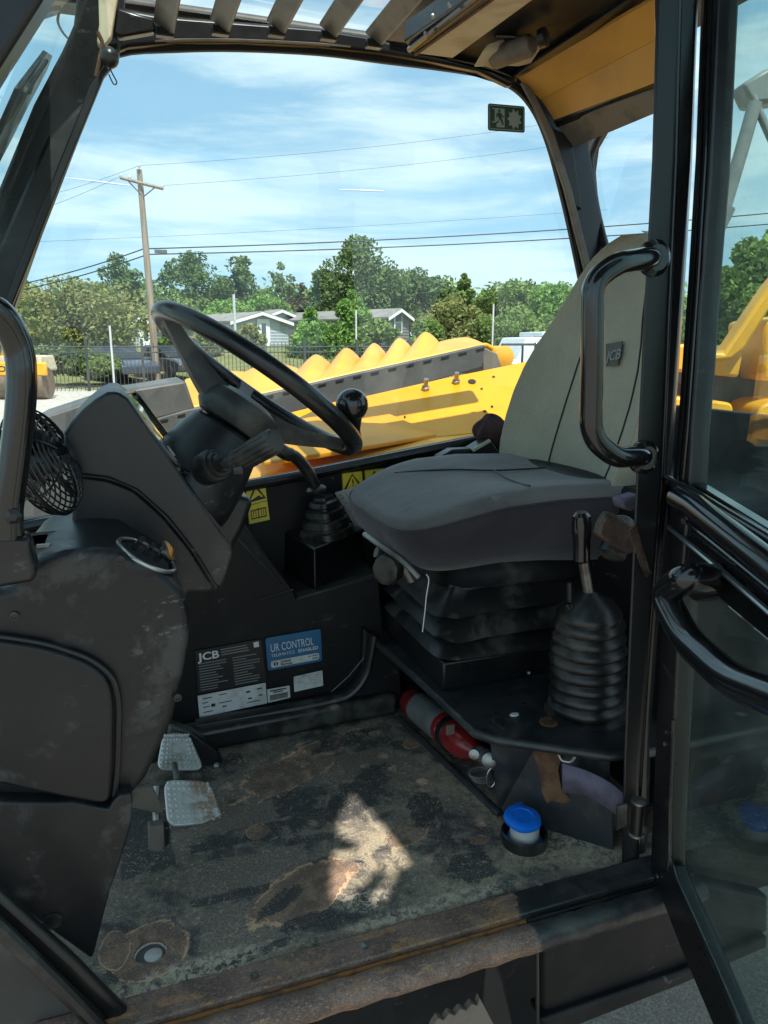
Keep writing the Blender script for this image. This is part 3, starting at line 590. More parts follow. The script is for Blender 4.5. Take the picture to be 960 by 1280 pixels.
# parked cars behind the fence
M['carb'] = mat('dark_blue_car_paint', (.03, .045, .07), .25, coat=.6); M['carg'] = mat('dark_grey_car_paint', (.05, .052, .055), .25, coat=.6)
M['tyre'] = mat('tyre_rubber', (.02, .02, .02), .8); M['cglass'] = mat('car_glass', (.02, .025, .03), .06)
def car(px, py, D, label, m, rz):
    c = W(px, py, D); c.z = GZ + .02 + 1.6*max(0, (D-29.5)/24)**1.2; t_ = T('parked_car', label, 'car', c, 'cars parked behind the fence'); Rm = Matrix.Rotation(rz, 3, 'Z')
    pr = [(-2.2, .35), (-2.2, .75), (-2.0, .88), (-1.3, .95), (1.1, .95), (1.9, .85), (2.2, .7), (2.2, .35)]
    B().prism([c+Rm @ V((x, -.85, z)) for x, z in pr], Rm @ V((0, 1.7, 0))).build('body', m, t_, bevel=.06)
    cp = [(-1.5, .96), (-1.0, 1.42), (.2, 1.45), (1.0, .96)]
    B().prism([c+Rm @ V((x, -.72, z)) for x, z in cp], Rm @ V((0, 1.44, 0))).build('cabin', M['cglass'], t_, bevel=.05)
    B().box(c+Rm @ V((-.4, 0, 1.46)), (1.2, 1.3, .04), Rm).build('roof', m, t_, bevel=.01)
    for x in (-1.35, 1.35):
        for y in (-.82, .82): B().lathe([(.2, -.1), (.32, -.1), (.32, .1), (.2, .1)], c+Rm @ V((x, y, .32)), Rm @ V((0, 1, 0)), 16).build('wheel', M['tyre'], t_)
car(150, 480, 33, 'dark blue car parked behind the fence left of the utility pole', M['carb'], -1.15)
car(214, 478, 34, 'dark grey car behind the fence beside the steering wheel rim', M['carg'], -1.1)
# road roller
c = W(24, 494, 24.5); c.z = GZ; Rm = Matrix.Rotation(-.33, 3, 'Z'); M['drum'] = mat('rusty_drum', (.17, .12, .08), .7, (.11, .08, .06), 4)
t_ = T('road_roller', 'yellow road roller with a brown drum parked at the far left', 'road roller', c)
B().lathe([(.05, -.8), (.50, -.8), (.52, -.76), (.52, .76), (.50, .8), (.05, .8)], c+Rm @ V((.2, 0, .52)), Rm @ V((1, 0, 0)), 40).build('drum', M['drum'], t_)
B().box(c+Rm @ V((.2, -.42, .98)), (1.95, .12, .42), Rm).build('front_beam', M['yellow'], t_, bevel=.04)
B().box(c+Rm @ V((.15, .5, 1.15)), (1.5, 1.2, .5), Rm, .9).build('hood', M['tan'], t_, bevel=.06)
B().box(c+Rm @ V((-.9, .2, 1.4)), (.5, 1.0, .5), Rm).build('seat_box', M['yellow'], t_, bevel=.04)
# text helper: flat lettering on a surface
def text(s, org, xdir, ydir, size, m, name, parent, wfit=None, bold=0, lift=.0008):
    xd, yd = V(xdir).normalized(), V(ydir).normalized(); n = xd.cross(yd).normalized()
    if n.dot(V(org)-CAM) > 0: pass
    cu = bpy.data.curves.new('t', 'FONT'); cu.body = s; cu.size = size; cu.offset = bold; cu.resolution_u = 3; cu.extrude = 0
    ob = bpy.data.objects.new('t', cu); COL.objects.link(ob); bpy.context.view_layer.update()
    me = bpy.data.meshes.new_from_object(ob.evaluated_get(bpy.context.evaluated_depsgraph_get())); bpy.data.objects.remove(ob)
    vs = [v.co.copy() for v in me.vertices]; fs = [tuple(p.vertices) for p in me.polygons]
    if not vs: return
    x1 = max(v.x for v in vs); x0 = min(v.x for v in vs); k = wfit/(x1-x0) if wfit else 1
    tow = (CAM-V(org)).normalized(); n = n if n.dot(tow) > 0 else -n
    b = B(); b.add([V(org)+xd*(v.x-x0)*k+yd*v.y+n*lift for v in vs], fs)
    off = V((0, 0, 0)); p = parent
    while p is not None: off += p.location; p = p.parent
    me2 = bpy.data.meshes.new(name); me2.from_pydata([tuple(q-off) for q in b.v], [], b.f); me2.materials.append(m)
    o = bpy.data.objects.new(name, me2); COL.objects.link(o); o.parent = parent; return o
text('BOMAG', c+Rm @ V((-.55, -.49, .90)), Rm @ V((1, 0, 0)), (0, 0, 1), .26, M['print'], 'lettering', t_, wfit=1.2, bold=.004)
# white truck right
c = W(655, 470, 21); c.z = GZ; Rm = Matrix.Rotation(-.1, 3, 'Z'); M['wpaint'] = mat('white_truck_paint', (.62, .66, .66), .35, (.55, .6, .6), 3)
t_ = T('truck', 'white work truck with a black rack parked behind the yellow bucket end', 'truck', c)
B().prism([c+Rm @ V((x, 0, z)) for x, z in ((-.85, .5), (-.85, 1.15), (-.25, 1.3), (.05, 1.95), (1.9, 1.95), (1.9, .5))], Rm @ V((0, 1.8, 0))).build('body', M['wpaint'], t_, bevel=.05)
B().box(c+Rm @ V((.55, -.01, 1.55)), (.55, .05, .5), Rm).build('window', M['cglass'], t_, bevel=.01)
B().box(c+Rm @ V((1.25, -.01, 1.55)), (.5, .05, .5), Rm).build('window', M['cglass'], t_, bevel=.01)
B().box(c+Rm @ V((1.2, .9, 2.03)), (1.3, 1.6, .14), Rm).build('roof', M['wpaint'], t_, bevel=.03)
rk = B()
for x in (-.9, -.3, .3, 1.1, 1.9): rk.tube([c+Rm @ V((x, -.5, .6)), c+Rm @ V((x, -.5, 1.75))], .03, 6)
for z in (1.75, 1.2): rk.tube([c+Rm @ V((-.9, -.5, z)), c+Rm @ V((1.9, -.5, z))], .035, 6)
rk.build('rack', M['wire'], t_)
for x in (-.3, 1.4): B().lathe([(.2, -.12), (.42, -.12), (.42, .12), (.2, .12)], c+Rm @ V((x, .1, .42)), Rm @ V((0, 1, 0)), 18).build('wheel', M['tyre'], t_)
for px, py, D, l in ((208, 432, 42, 'small yellow sign just right of the utility pole'), (37, 413, 42, 'small yellow sign at the far left behind the olive tree')):
    c = W(px, py, D); o = B().box(c, (.5, .05, .35)).tube([V((c.x, c.y+.05, GZ)), c+V((0, .05, 0))], .03, 5).build('yard_sign', M['warn'], smooth=0); o['label'] = l; o['category'] = 'sign'; o['group'] = 'small yellow signs'
# ================================================================= YELLOW ATTACHMENT BESIDE THE CAB
sBot = [(232, 513), (255, 508), (320, 495), (380, 482), (440, 468), (500, 455), (550, 444), (607, 431), (619, 437)]
crest = [(232, 480), (262, 472), (289, 463), (316, 455), (342, 452), (362, 456), (375, 464), (386, 450), (397, 438), (406, 446), (414, 459), (424, 442), (433, 432), (443, 440), (451, 453), (459, 438), (466, 428), (475, 436), (483, 447), (491, 432), (498, 422), (507, 427), (514, 438), (522, 424), (530, 416), (539, 420), (548, 430), (562, 422), (578, 418), (594, 422), (608, 430), (621, 439)]
def pl(pts, x):
    for (a, b_), (c_, d_) in zip(pts, pts[1:]):
        if x <= c_: return b_+(d_-b_)*(x-a)/(c_-a)
    return pts[-1][1]
VX = [(226, 479), (306, 467), (375, 464), (414, 459), (451, 453), (483, 447), (514, 438), (548, 430), (621, 441)]
LA = [7, 11, 17, 20, 20, 19, 18, 12]
def env(x): return pl(VX, x)
def lobe(x):
    for (a, _), (c_, _), A in zip(VX, VX[1:], LA):
        if x <= c_: t = max(0, min(1, (x-a)/(c_-a))); return A*(1-abs(2*t-1)**1.45)
    return 0
def buc(u, v):
    x = 232+u*389; yb = pl(sBot, x); ye = env(x); bb = lobe(max(226, min(621, x+(1-v)*20)))
    y = yb+(ye-yb)*v - bb*v**1.6*.95
    return U(x, y, Y=3.05+.55*v-.0035*bb*math.sin(v*math.pi*.8))
t_ = T('loader_bucket', 'yellow bucket with a scalloped top and long grey steel edge outside the side window', 'loader bucket', U(430, 520, Y=3.1))
B().grid(buc, 260, 14).build('shell', M['yellow'], t_, solid=.02, smooth=40)
eb = sBot[:-1]; et = [(232, 560), (255, 552), (320, 530), (380, 512), (440, 500), (500, 488), (550, 474), (603, 459)]
B().prism(OU([(160, 534), *eb] + list(reversed([(160, 578)]+et)), Y=3.0), (0, .05, 0)).build('cutting_edge', M['edge'], t_, bevel=.004)
for i in range(19):
    x = 200+i*22; y = pl([(160, 534)]+eb, x)+3.2; p, q = U(x, y, Y=2.994), U(x+10, y-2.3, Y=2.994)
    B().prism([p, q, q+V((0, 0, -.005)), p+V((0, 0, -.005))], (0, .004, 0)).build('slot', M['print'], t_, smooth=0)
B().prism(OU([(603, 433), (622, 442), (629, 462), (604, 470)], Y=3.0), (0, .5, 0)).build('end_plate', M['tan2'], t_, bevel=.006)
B().lathe([(.02, -.05), (.05, -.04), (.05, .04), (.02, .05)], U(625, 446, Y=3.05), (0, 1, 0), 14).build('pin', M['yellow'], t_)
B().prism(OU([(50, 522), (150, 489), (232, 476), (244, 512), (187, 527), (60, 580), (0, 640), (-20, 560)], Y=3.02), (0, .4, 0)).build('side_plate', M['edge'], t_, bevel=.01)
B().prism(OU([(0, 600), (187, 528), (232, 513), (262, 560), (240, 640), (0, 700)], Y=3.06), (0, .3, 0)).build('lower_plate', M['edge'], t_, bevel=.01)
# yellow chassis plate just outside the window
def cp3(pts): return [U(x, y, Y=yy) for x, y, yy in pts]
t_ = T('chassis_plate', 'yellow chassis plate with bolts right outside the side window', 'machine plate', U(480, 560, Y=2.4))
B().prism(cp3([(250, 560, 2.75), (330, 525, 2.75), (409, 505, 2.75), (462, 495, 2.75), (550, 475, 2.75), (638, 457, 2.75), (760, 432, 2.75), (760, 530, 2.42), (590, 545, 2.42), (380, 566, 2.42), (250, 600, 2.42)]), (0, .02, 0)).build('upright_plate', M['yellow2'], t_, bevel=.003)
B().prism(cp3([(250, 592, 2.41), (380, 562, 2.41), (590, 541, 2.41), (760, 526, 2.41), (760, 560, 2.0), (590, 574, 2.0), (380, 604, 2.0), (250, 640, 2.0)]), (0, 0, -.02)).build('ledge', M['yellow'], t_, bevel=.003)
B().add(cp3([(395, 500+14, 2.73), (470, 512, 2.66), (546, 545, 2.43), (400, 570, 2.10), (330, 580, 2.10), (330, 545, 2.5)]), [(0, 1, 2, 3), (0, 3, 4, 5)]).build('curved_gusset', M['yellow2'], t_, solid=.015, bevel=.004)
pl0 = U(409, 505, Y=2.75); pn = (U(638, 457, Y=2.75)-pl0).cross(U(590, 545, Y=2.42)-pl0).normalized()
if pn.y > 0: pn = -pn
B().lathe([(.03, -.02), (.075, 0), (.085, .03), (.085, .10), (.06, .13)], U(330, 555, Y=2.45), (.9, -.3, .2), 24).build('boss', M['yellow2'], t_)
for x, y in ((532, 486), (570, 478)):
    p = UP(x, y, pl0, pn); B().lathe([(.017, -.002), (.017, .010), (.010, .012), (.010, .045)], p, pn, 6).build('bolt', M['steel'], t_)
for x, y, r_ in ((590, 477, .016), (602, 486, .005), (617, 471, .006), (615, 508, .005), (606, 514, .006), (506, 521, .004)):
    p = UP(x, y, pl0+pn*.001, pn); B().lathe([(r_, -.002), (r_, .002)], p, pn, 14).build('hole', M['print'], t_)
# ================================================================= CAB
WY = 1.85    # far window plane
floor_root = None
hole = U(188, 1189, Z=0); hr = .024
fb = B(); sq = .08; n = 32; ci = []; so_ = []
for k in range(n):
    a = 2*math.pi*k/n+math.pi/4; ci.append(hole+V((math.cos(a)*hr, math.sin(a)*hr, 0))); m_ = max(abs(math.cos(a)), abs(math.sin(a))); so_.append(hole+V((math.cos(a)/m_*sq, math.sin(a)/m_*sq, 0)))
fb.add(ci+so_+[c_-V((0, 0, .006)) for c_ in ci], [(k, (k+1) % n, n+(k+1) % n, n+k) for k in range(n)]+[(k, (k+1) % n, 2*n+(k+1) % n, 2*n+k) for k in range(n)])
x0, x1, y0, y1 = hole.x-sq, hole.x+sq, hole.y-sq, hole.y+sq; XL, XR, YN, YF = -.36, 1.2, .925, 1.86
for a in ((XL, YN, x0, YF), (x1, YN, XR, YF), (x0, YN, x1, y0), (x0, y1, x1, YF)):
    fb.add([(a[0], a[1], 0), (a[2], a[1], 0), (a[2], a[3], 0), (a[0], a[3], 0)], [(0, 1, 2, 3)])
floor = fb.build('cab_floor', M['floor'], smooth=0, kind='structure')
B().lathe([(.0225, -.03), (.0225, -.008)], hole, n=28).build('hole_plug', M['greylabel'], floor)
B().lathe([(.013, -.007), (.0135, -.004), (.012, -.003)], hole+V((.004, -.004, 0)), n=28).build('plug_disc', M['neck'], floor)
# cab shell
cab = T('telehandler_cab', 'black framed machine cab with side window, roof bars and open doorway', 'machine cab', (0.3, 1.3, 0))
def pp(name, pts, Y, ext, m, bev=.004, parent=None, xe=0, **k):
    return B().prism(OU(pts, Y=Y), (xe, ext, 0)).build(name, m, parent or cab, bevel=bev, **k)
# sill: flat flange and rolled nose
B().box((.34, .904, .004), (1.02, .050, .012)).build('sill_flange', M['sill'], cab, bevel=.003)
B().tube([V((-.165+.02*i, .850+.0012*math.sin(i*1.7), -.010+.001*math.sin(i*2.3))) for i in range(53)], .021, 20).build('sill_nose', M['sill'], cab)
B().tube([V((-.165, .875, -.004)), V((.55, .875, -.004))], .0055, 8).build('sill_groove', M['rust2'], cab)
B().tube([V((.552, .875, -.004)), V((.88, .875, -.004))], .0055, 8).build('sill_groove', M['black'], cab)
for q in ((318, 1220), (632, 1105), (675, 1104), (455, 1182)):
    p = U(*q, Z=.011); B().lathe([(.006, 0), (.006, .002), (.003, .003)], p, n=10).build('screw', M['steel'], cab)
# lower slanted door frame on the left
pp('lower_door_frame', [(-60, 1062), (0, 1117), (95, 1203), (175, 1283), (190, 1310), (140, 1310), (120, 1270), (0, 1158), (-60, 1103)], .90, .02, M['black'], .008)
B().tube(OU([(-60, 1108), (0, 1160), (70, 1228), (150, 1312)], Y=.885), .010, 10).build('door_seal', M['rubber'], cab)
pp('front_lower_panel', [(-80, 1120), (0, 1165), (60, 1225), (170, 1330), (60, 1420), (-150, 1420), (-150, 1100)], .93, .02, M['underp'], 0)
# near front pillar (top-left corner)
pp('near_front_pillar', [(-60, 60), (-60, -60), (85, -60), (52, 0), (0, 82), (-40, 150), (-60, 190)], .92, .05, M['black'], .006)
# far front pillar
pp('far_front_pillar', [(150, 62), (122, 100), (95, 175), (50, 292), (20, 378), (-25, 505), (-70, 640), (-150, 640), (-60, 395), (0, 232), (42, 130), (78, 62), (92, 30), (100, -40), (160, -40)], 1.80, .05, M['black'], .006)
pp('pillar_trim', [(100, 130), (120, 118), (92, 190), (45, 310), (12, 385), (-30, 500), (-70, 500), (-20, 350), (30, 235), (60, 170)], 1.785, .02, M['scuffed'], .008)
pp('pillar_rib', [(148, 74), (130, 95), (78, 222), (30, 345), (10, 395), (0, 395), (20, 340), (70, 212), (112, 108), (136, 70)], 1.775, .02, M['pillar'], .003)
pp('visor_bracket', [(122, -40), (124, 30), (121, 52), (128, 62), (140, 45), (147, 0), (152, -40)], 1.72, .02, M['tan'], .003)
B().tube(spline(OU([(122, 40), (128, 55), (125, 72), (120, 96)], Y=1.70), 8), .004, 8).build('wiring', M['rust'], cab)
B().ball(U(137, 72, Y=1.70), .018, 16, (1, 1, 1.1)).build('bulb_holder', M['rubber'], cab)
B().tube(spline(OU([(137, 85), (141, 93), (146, 103), (142, 105), (136, 93)], Y=1.70), 6), .0014, 6).build('loose_wire', M['wire'], cab)
# far side window
IN = [(-90, 690), (20, 378), (50, 292), (95, 175), (122, 100), (150, 70), (220, 64), (300, 63), (400, 68), (480, 78), (560, 88), (610, 97), (645, 113), (668, 140), (685, 180), (700, 235), (715, 300), (735, 400), (757, 520), (590, 546), (380, 588), (100, 640)]
ctr = V((380, 350, 0)); 
def outset(pts, d):
    o = []; m = len(pts)
    for i in range(m):
        a, b_, c_ = V((*pts[i-1], 0)), V((*pts[i], 0)), V((*pts[(i+1) % m], 0))
        t = ((b_-a).normalized()+(c_-b_).normalized()).normalized(); q = b_+V((t.y, -t.x, 0))*d; o.append((q.x, q.y))
    return o
INs = [(q.x, q.y) for q in spline([V((x, y, 0)) for x, y in IN[1:19]], 4)]; INs = [IN[0]]+INs+IN[19:]
B().ring(OU(outset(INs, 11), Y=WY-.012), OU(outset(INs, 0), Y=WY-.012), (0, .014, 0)).build('window_gasket', M['gasket'], cab, bevel=.002)
B().ring(OU(outset(INs, 24), Y=WY-.016), OU(outset(INs, 8), Y=WY-.016), (0, .01, 0)).build('window_frame', M['black'], cab, bevel=.002)
B().add(OU(INs, Y=WY), [tuple(range(len(INs)))]).build('window_pane', M['glass'], cab, smooth=0)
top = [(q.x, q.y) for q in spline([V((x, y, 0)) for x, y in ((146, 60), (160, 54), (220, 50), (300, 50), (400, 55), (480, 63), (560, 75), (608, 85), (645, 100))], 5)]
B().tube(OU(top, Y=WY-.035), .0045, 8).build('seal_bead', M['tan2'], cab)
B().prism(OU([(652, 102), (664, 108), (693, 165), (715, 235), (744, 352), (761, 430), (753, 430), (736, 355), (707, 238), (686, 174), (668, 132)], Y=WY-.04), (0, .012, 0)).build('rear_bead', M['tan2'], cab, bevel=.003)
# roof side rail
rr_ = [(120, 10), (150, 8), (200, 18), (300, 26), (400, 34), (460, 44), (520, 60), (600, 80), (650, 96), (640, 108), (600, 88), (540, 76), (480, 66), (400, 57), (300, 52), (220, 52), (160, 58), (140, 66), (122, 60)]
pp('roof_rail', rr_, WY-.04, .03, M['black'], .008)
B().box((.5, 2.06, 1.672), (1.75, .10, .03)).build('roof_shade_strip', M['black'], cab, bevel=.015)  # unseen strip added outside the roof to cast shade on the chassis plate
pp('corner_bracket', [(146, 8), (192, 22), (196, 38), (150, 46), (140, 40)], WY-.12, .03, M['black'], .006)
# roof bars
Y0 = WY-.11
for x, y, in ((205, 33), (275, 31), (345, 33), (410, 38), (467, 48)):
    p = U(x, y, Y=Y0); q = V((p.x, 1.02, p.z)); a = math.radians(-35); wv = V((math.cos(a), 0, math.sin(a)))*.0225; th = V((-wv.z, 0, wv.x)).normalized()*.006
    o = B().prism([p-wv-th, p+wv-th, p+wv+th, p-wv+th], q-p).build('roof_bar', M['bar'], cab, bevel=.004)
    B().box(p+V((0, .0, -.012)), (.036, .02, .016)).build('bracket', M['black'], o, bevel=.002)
for x in (-.10, -.19):
    p = V((x, Y0, U(205, 33, Y=Y0).z)); B().prism([p+V((-.018, 0, .012)), p+V((.018, 0, -.012)), p+V((.020, 0, -.006)), p+V((-.016, 0, .018))], V((0, -.8, 0))).build('roof_bar', M['bar'], cab, bevel=.004)
zr = U(345, 33, Y=Y0).z+.05
B().add([(-.25, .95, zr), (.66, .95, zr), (.66, 1.86, zr), (-.25, 1.86, zr)], [(0, 1, 2, 3)]).build('roof_glass', M['glass'], cab, smooth=0)
pz = U(519, 67, Y=Y0).z
def quad3(name, pts, ext, m, bev=.003): return B().prism([U(x, y, **{k: v}) for x, y, k, v in pts], ext).build(name, m, cab, bevel=bev)
quad3('roof_side_beam', [(505, 52, 'Y', Y0), (519, 68, 'Y', Y0), (625, -14, 'Z', pz), (600, -12, 'Z', pz)], (0, 0, .04), M['black'])
B().tube([U(512, 62, Y=Y0), U(600, -8, Z=pz)], .007, 8).build('hose', M['gloss'], cab)
for q in ((532, 42), (541, 20), (562, 6)): B().ball(U(*q, Z=pz-.004), .005, 8).build('rivet', M['steel'], cab)
quad3('headliner_panel', [(519, 67, 'Y', Y0), (566, 73, 'Y', Y0), (672, -4, 'Z', pz), (618, -4, 'Z', pz)], (0, 0, .012), M['tan'])
B().tube([U(519, 67, Y=Y0)+V((0, 0, -.002)), U(618, -4, Z=pz)+V((0, 0, -.002))], .0035, 6).build('rust_edge', M['rust'], cab)
quad3('roof_panel', [(540, 74, 'Y', WY), (700, 118, 'Y', WY), (880, -20, 'Z', pz+.06), (640, -30, 'Z', pz+.06)], (0, 0, .02), M['dull'], 0)
B().box((.55, 1.12, zr+.04), (1.9, .56, .03)).build('roof_shell', M['dull'], cab, bevel=.01)
B().box((1.02, 1.5, zr+.045), (.72, .9, .03)).build('roof_shell', M['dull'], cab, bevel=.01)
B().box((.35, .925, zr-.02), (1.5, .05, .09)).build('near_header', M['black'], cab, bevel=.01)
# wiper motor in the roof corner
wm = [(592, 84), (598, 76), (612, 72), (640, 70), (662, 78), (655, 86), (640, 84), (628, 80), (612, 90)]
p0 = U(620, 78, Y=1.72)
mo = B().prism(OU([(591, 85), (597, 76), (612, 70), (650, 68), (664, 80), (648, 84), (630, 83), (618, 88), (607, 84)], Y=1.74), (0, -.05, .02)).build('wiper_motor', M['tan'], cab, bevel=.004)
B().lathe([(.008, -.075), (.024, -.07), (.024, .03), (.018, .04)], U(648, 62, Y=1.66), (U(668, 54, Y=1.62)-U(640, 64, Y=1.68)), 20).build('motor_can', M['tan2'], mo)
B().lathe([(.014, 0), (.020, .002), (.020, .016), (.012, .02)], U(674, 49, Y=1.60), (.7, -1, .1), 20).build('motor_cap', M['rubber'], mo)
B().tube([U(620, 45, Y=1.68), U(646, 46, Y=1.66)], .004, 6).build('clip', M['black'], mo)
B().tube([U(632, 45, Y=1.68), U(634, 66, Y=1.68)], .004, 6).build('clip', M['black'], mo)
def q4(name, a, b_, c_, d_, m, yl=WY-.03, xr=1.06, th=.01):
    return B().prism([U(*a, Y=yl), U(*b_, X=xr), U(*c_, X=xr+.03), U(*d_, Y=yl)], (0.0, .0, th)).build(name, m, cab, bevel=.002)
q4('black_channel', (636, 100), (815, -20), (835, -8), (648, 98), M['black'])
q4('roof_header', (646, 97), (818, 0), (819, 51), (676, 125), M['header'], xr=1.07)
q4('rear_header', (676, 124.5), (822, 49), (822, 103), (694, 153), M['header'], xr=1.10)
q4('window_header', (692, 153), (822, 102), (822, 112), (696, 160), M['black'], xr=1.13)
q4('rear_trim', (696, 157), (824, 111), (824, 140), (716, 185), M['tan2'], xr=1.15)
# rear far pillar + rear window
pp('rear_far_pillar', [(655, 108), (692, 152), (716, 172), (722, 205), (732, 262), (757, 345), (775, 430), (790, 520), (745, 520), (725, 352), (705, 240), (684, 165)], WY-.02, .015, M['black'], .008, xe=.06)
pp('rear_pillar_trim', [(690, 160), (714, 168), (728, 262), (720, 258), (700, 205)], WY-.035, .015, M['pillar'], .003)  # narrow strip in pillar paint along the rear far pillar
RX = 1.30
rw = [(824, 128), (800, 137), (770, 150), (752, 165), (742, 185), (739, 205), (745, 255), (758, 312), (770, 380), (790, 480), (860, 480), (900, 100), (860, 115)]
rws = rounded(OU(rw, X=RX), .02, 4)
B().add(rws, [tuple(range(len(rws)))]).build('rear_window_pane', M['glass'], cab, smooth=0)
gl = OU([(830, 126), (800, 137), (772, 149), (754, 163), (743, 182), (738, 205), (745, 258), (758, 315), (772, 385), (790, 480)], X=RX-.01)
B().tube(spline(gl, 6), .010, 10).build('rear_gasket', M['rubber'], cab)
B().prism(OU([(712, 168), (740, 158), (830, 112), (830, 126), (775, 147), (755, 162), (742, 185), (738, 215), (742, 262), (728, 240)], X=RX+.005), (.02, 0, 0)).build('rear_window_frame', M['tan2'], cab, bevel=.003)
# side wall below the window, console riser behind
pp('side_wall', [(-120, 672), (100, 640), (380, 588), (590, 546), (760, 520), (860, 520), (860, 980), (-120, 980)], WY-.02, .02, M['dull'], 0)
B().tube(OU([(-60, 676), (100, 646), (380, 594), (590, 552), (760, 526)], Y=WY-.025), .014, 10).build('window_sill', M['black'], cab)
B().box((1.32, 1.3, .25), (.03, 1.15, 1.0)).build('rear_wall', M['dull'], cab, bevel=.004)
# rear door pillar (B pillar) with lip and recess
BY = .93
pp('door_pillar', [(820, -20), (850, -20), (845, 200), (836, 400), (828, 600), (812, 800), (800, 960), (795, 1088), (776, 1088), (779, 950), (785, 800), (794, 600), (804, 387), (814, 200)], BY, .04, M['pillar'], .006, xe=.045)
pp('pillar_return', [(848, -20), (871, -20), (863, 200), (854, 350), (841, 534), (836, 600), (826, 700), (812, 900), (806, 1088), (794, 1088), (800, 960), (812, 800), (827, 600), (835, 400), (844, 200)], BY+.015, .03, M['black'], .004, xe=.03)
B().tube(OU([(850, -20), (844, 200), (835, 400), (826, 600), (811, 800), (799, 1000), (796, 1085)], Y=BY+.004), .0035, 8).build('pillar_lip', M['gloss'], cab)
# grab handle on the pillar
gp = rounded([U(816, 322, Y=BY+.02), U(812, 322, Y=BY-.02), U(770, 330, Y=BY-.055), U(741, 352, Y=BY-.06), U(740, 470, Y=BY-.06), U(738, 545, Y=BY-.06), U(768, 572, Y=BY-.055), U(800, 570, Y=BY-.02), U(806, 570, Y=BY+.02)], .035, 8, closed=False)
gh = B().tube(gp, .0155, 20).build('grab_handle', M['gloss'], cab)
for q, nn in (((815, 323), 1), ((802, 571), 1)): B().lathe([(.026, 0), (.026, .008), (.018, .014)], U(*q, Y=BY-.001), (0, -1, 0), 20).build('flange', M['gloss'], gh)
# exit decal on window
de = OU([(610, 129), (656, 133), (656, 166), (610, 163)], Y=WY-.004)
dec = B().prism(rounded(de, .006, 3), (0, .001, 0)).build('exit_decal', M['green'], cab, smooth=0)
def dpt(u, v, d=.0012):
    a = de[0].lerp(de[1], u); b_ = de[3].lerp(de[2], u); return a.lerp(b_, v)+V((0, -d, 0))
def poly2(pts, m, name, d=.0012): return B().add([dpt(u, v, d) for u, v in pts], [tuple(range(len(pts)))]).build(name, m, dec, smooth=0)
for (a, b_, c_, e_) in ((.04, .05, .96, .08), (.04, .92, .96, .95), (.03, .05, .05, .95), (.95, .05, .97, .95)): poly2([(a, b_), (c_, b_), (c_, e_), (a, e_)], M['decalgrey'], 'border')
poly2([(.10, .16), (.44, .16), (.44, .86), (.10, .86)], M['decalgrey'], 'panel')
poly2([(.10, .70), (.22, .70), (.22, .86), (.10, .86)], M['green'], 'step', .0016)
poly2([(.10, .20), (.17, .20), (.17, .66), (.10, .66)], M['green'], 'door_shape', .0016)
for pts in ([(.27, .20), (.33, .20), (.33, .30), (.27, .30)], [(.24, .32), (.35, .32), (.37, .56), (.28, .56)], [(.35, .36), (.43, .46), (.41, .50), (.34, .42)], [(.24, .34), (.20, .48), (.22, .50), (.27, .42)], [(.30, .54), (.38, .56), (.42, .76), (.38, .78), (.34, .64)], [(.30, .54), (.27, .70), (.20, .72), (.20, .67), (.25, .64)]): poly2(pts, M['green'], 'running_figure', .0016)
st_ = []
for k in range(18):
    a = 2*math.pi*k/18; r_ = .40 if k % 2 else .27; st_.append((.71+math.cos(a)*r_*.52, .52+math.sin(a)*r_))
poly2(st_, M['decalgrey'], 'burst')
# windscreen with wiper and mirror outside
fz = lambda z: -.10+.484*(z-1.15)   # windscreen plane x at height z
sn = V((1, 0, -.484)).normalized()
ws = [V((fz(z)-(.105 if y > 1 else 0), y, z)) for y, z in ((.95, 1.62), (1.80, 1.62), (1.80, .5), (.95, .5))]
sn = (ws[1]-ws[0]).cross(ws[3]-ws[0]).normalized()
if sn.x < 0: sn = -sn
B().add(ws, [(0, 1, 2, 3)]).build('windscreen', M['screen'], cab, smooth=0)
wp = ws[0].lerp(ws[2], .5)-sn*.03
t_ = T('windscreen_wiper', 'wiper arm resting on the outside of the windscreen at the upper left', 'wiper', UP(20, 160, wp, sn))
B().tube([UP(x, y, wp, sn) for x, y in ((58, 76), (35, 112), (10, 160), (-30, 240))], .004, 8).build('arm', M['tan2'], t_)
B().prism([UP(x, y, wp-sn*.006, sn) for x, y in ((60, 66), (66, 70), (58, 90), (38, 128), (12, 180), (-30, 260), (-36, 250), (0, 170), (26, 112), (46, 85))], -sn*.01).build('blade', M['rubber'], t_, bevel=.002)
B().lathe([(.008, 0), (.010, .006), (.006, .012)], UP(31, 109, wp, sn), sn, 12).build('pivot', M['steel'], t_)
mpn = wp-sn*.35
t_ = T('side_mirror', 'round edged exterior mirror seen through the windscreen at the top left', 'mirror', UP(60, 15, mpn, sn))
B().prism(rounded([UP(x, y, mpn, sn) for x, y in ((33, 18), (45, -30), (95, -30), (90, 5), (70, 20), (45, 28))], .05, 4), -sn*.05).build('housing', M['plastic'], t_, bevel=.01)
B().tube(spline([UP(x, y, mpn, sn) for x, y in ((74, 15), (73, 30), (84, 47), (100, 60))], 6), .010, 8).build('arm', M['plastic'], t_)
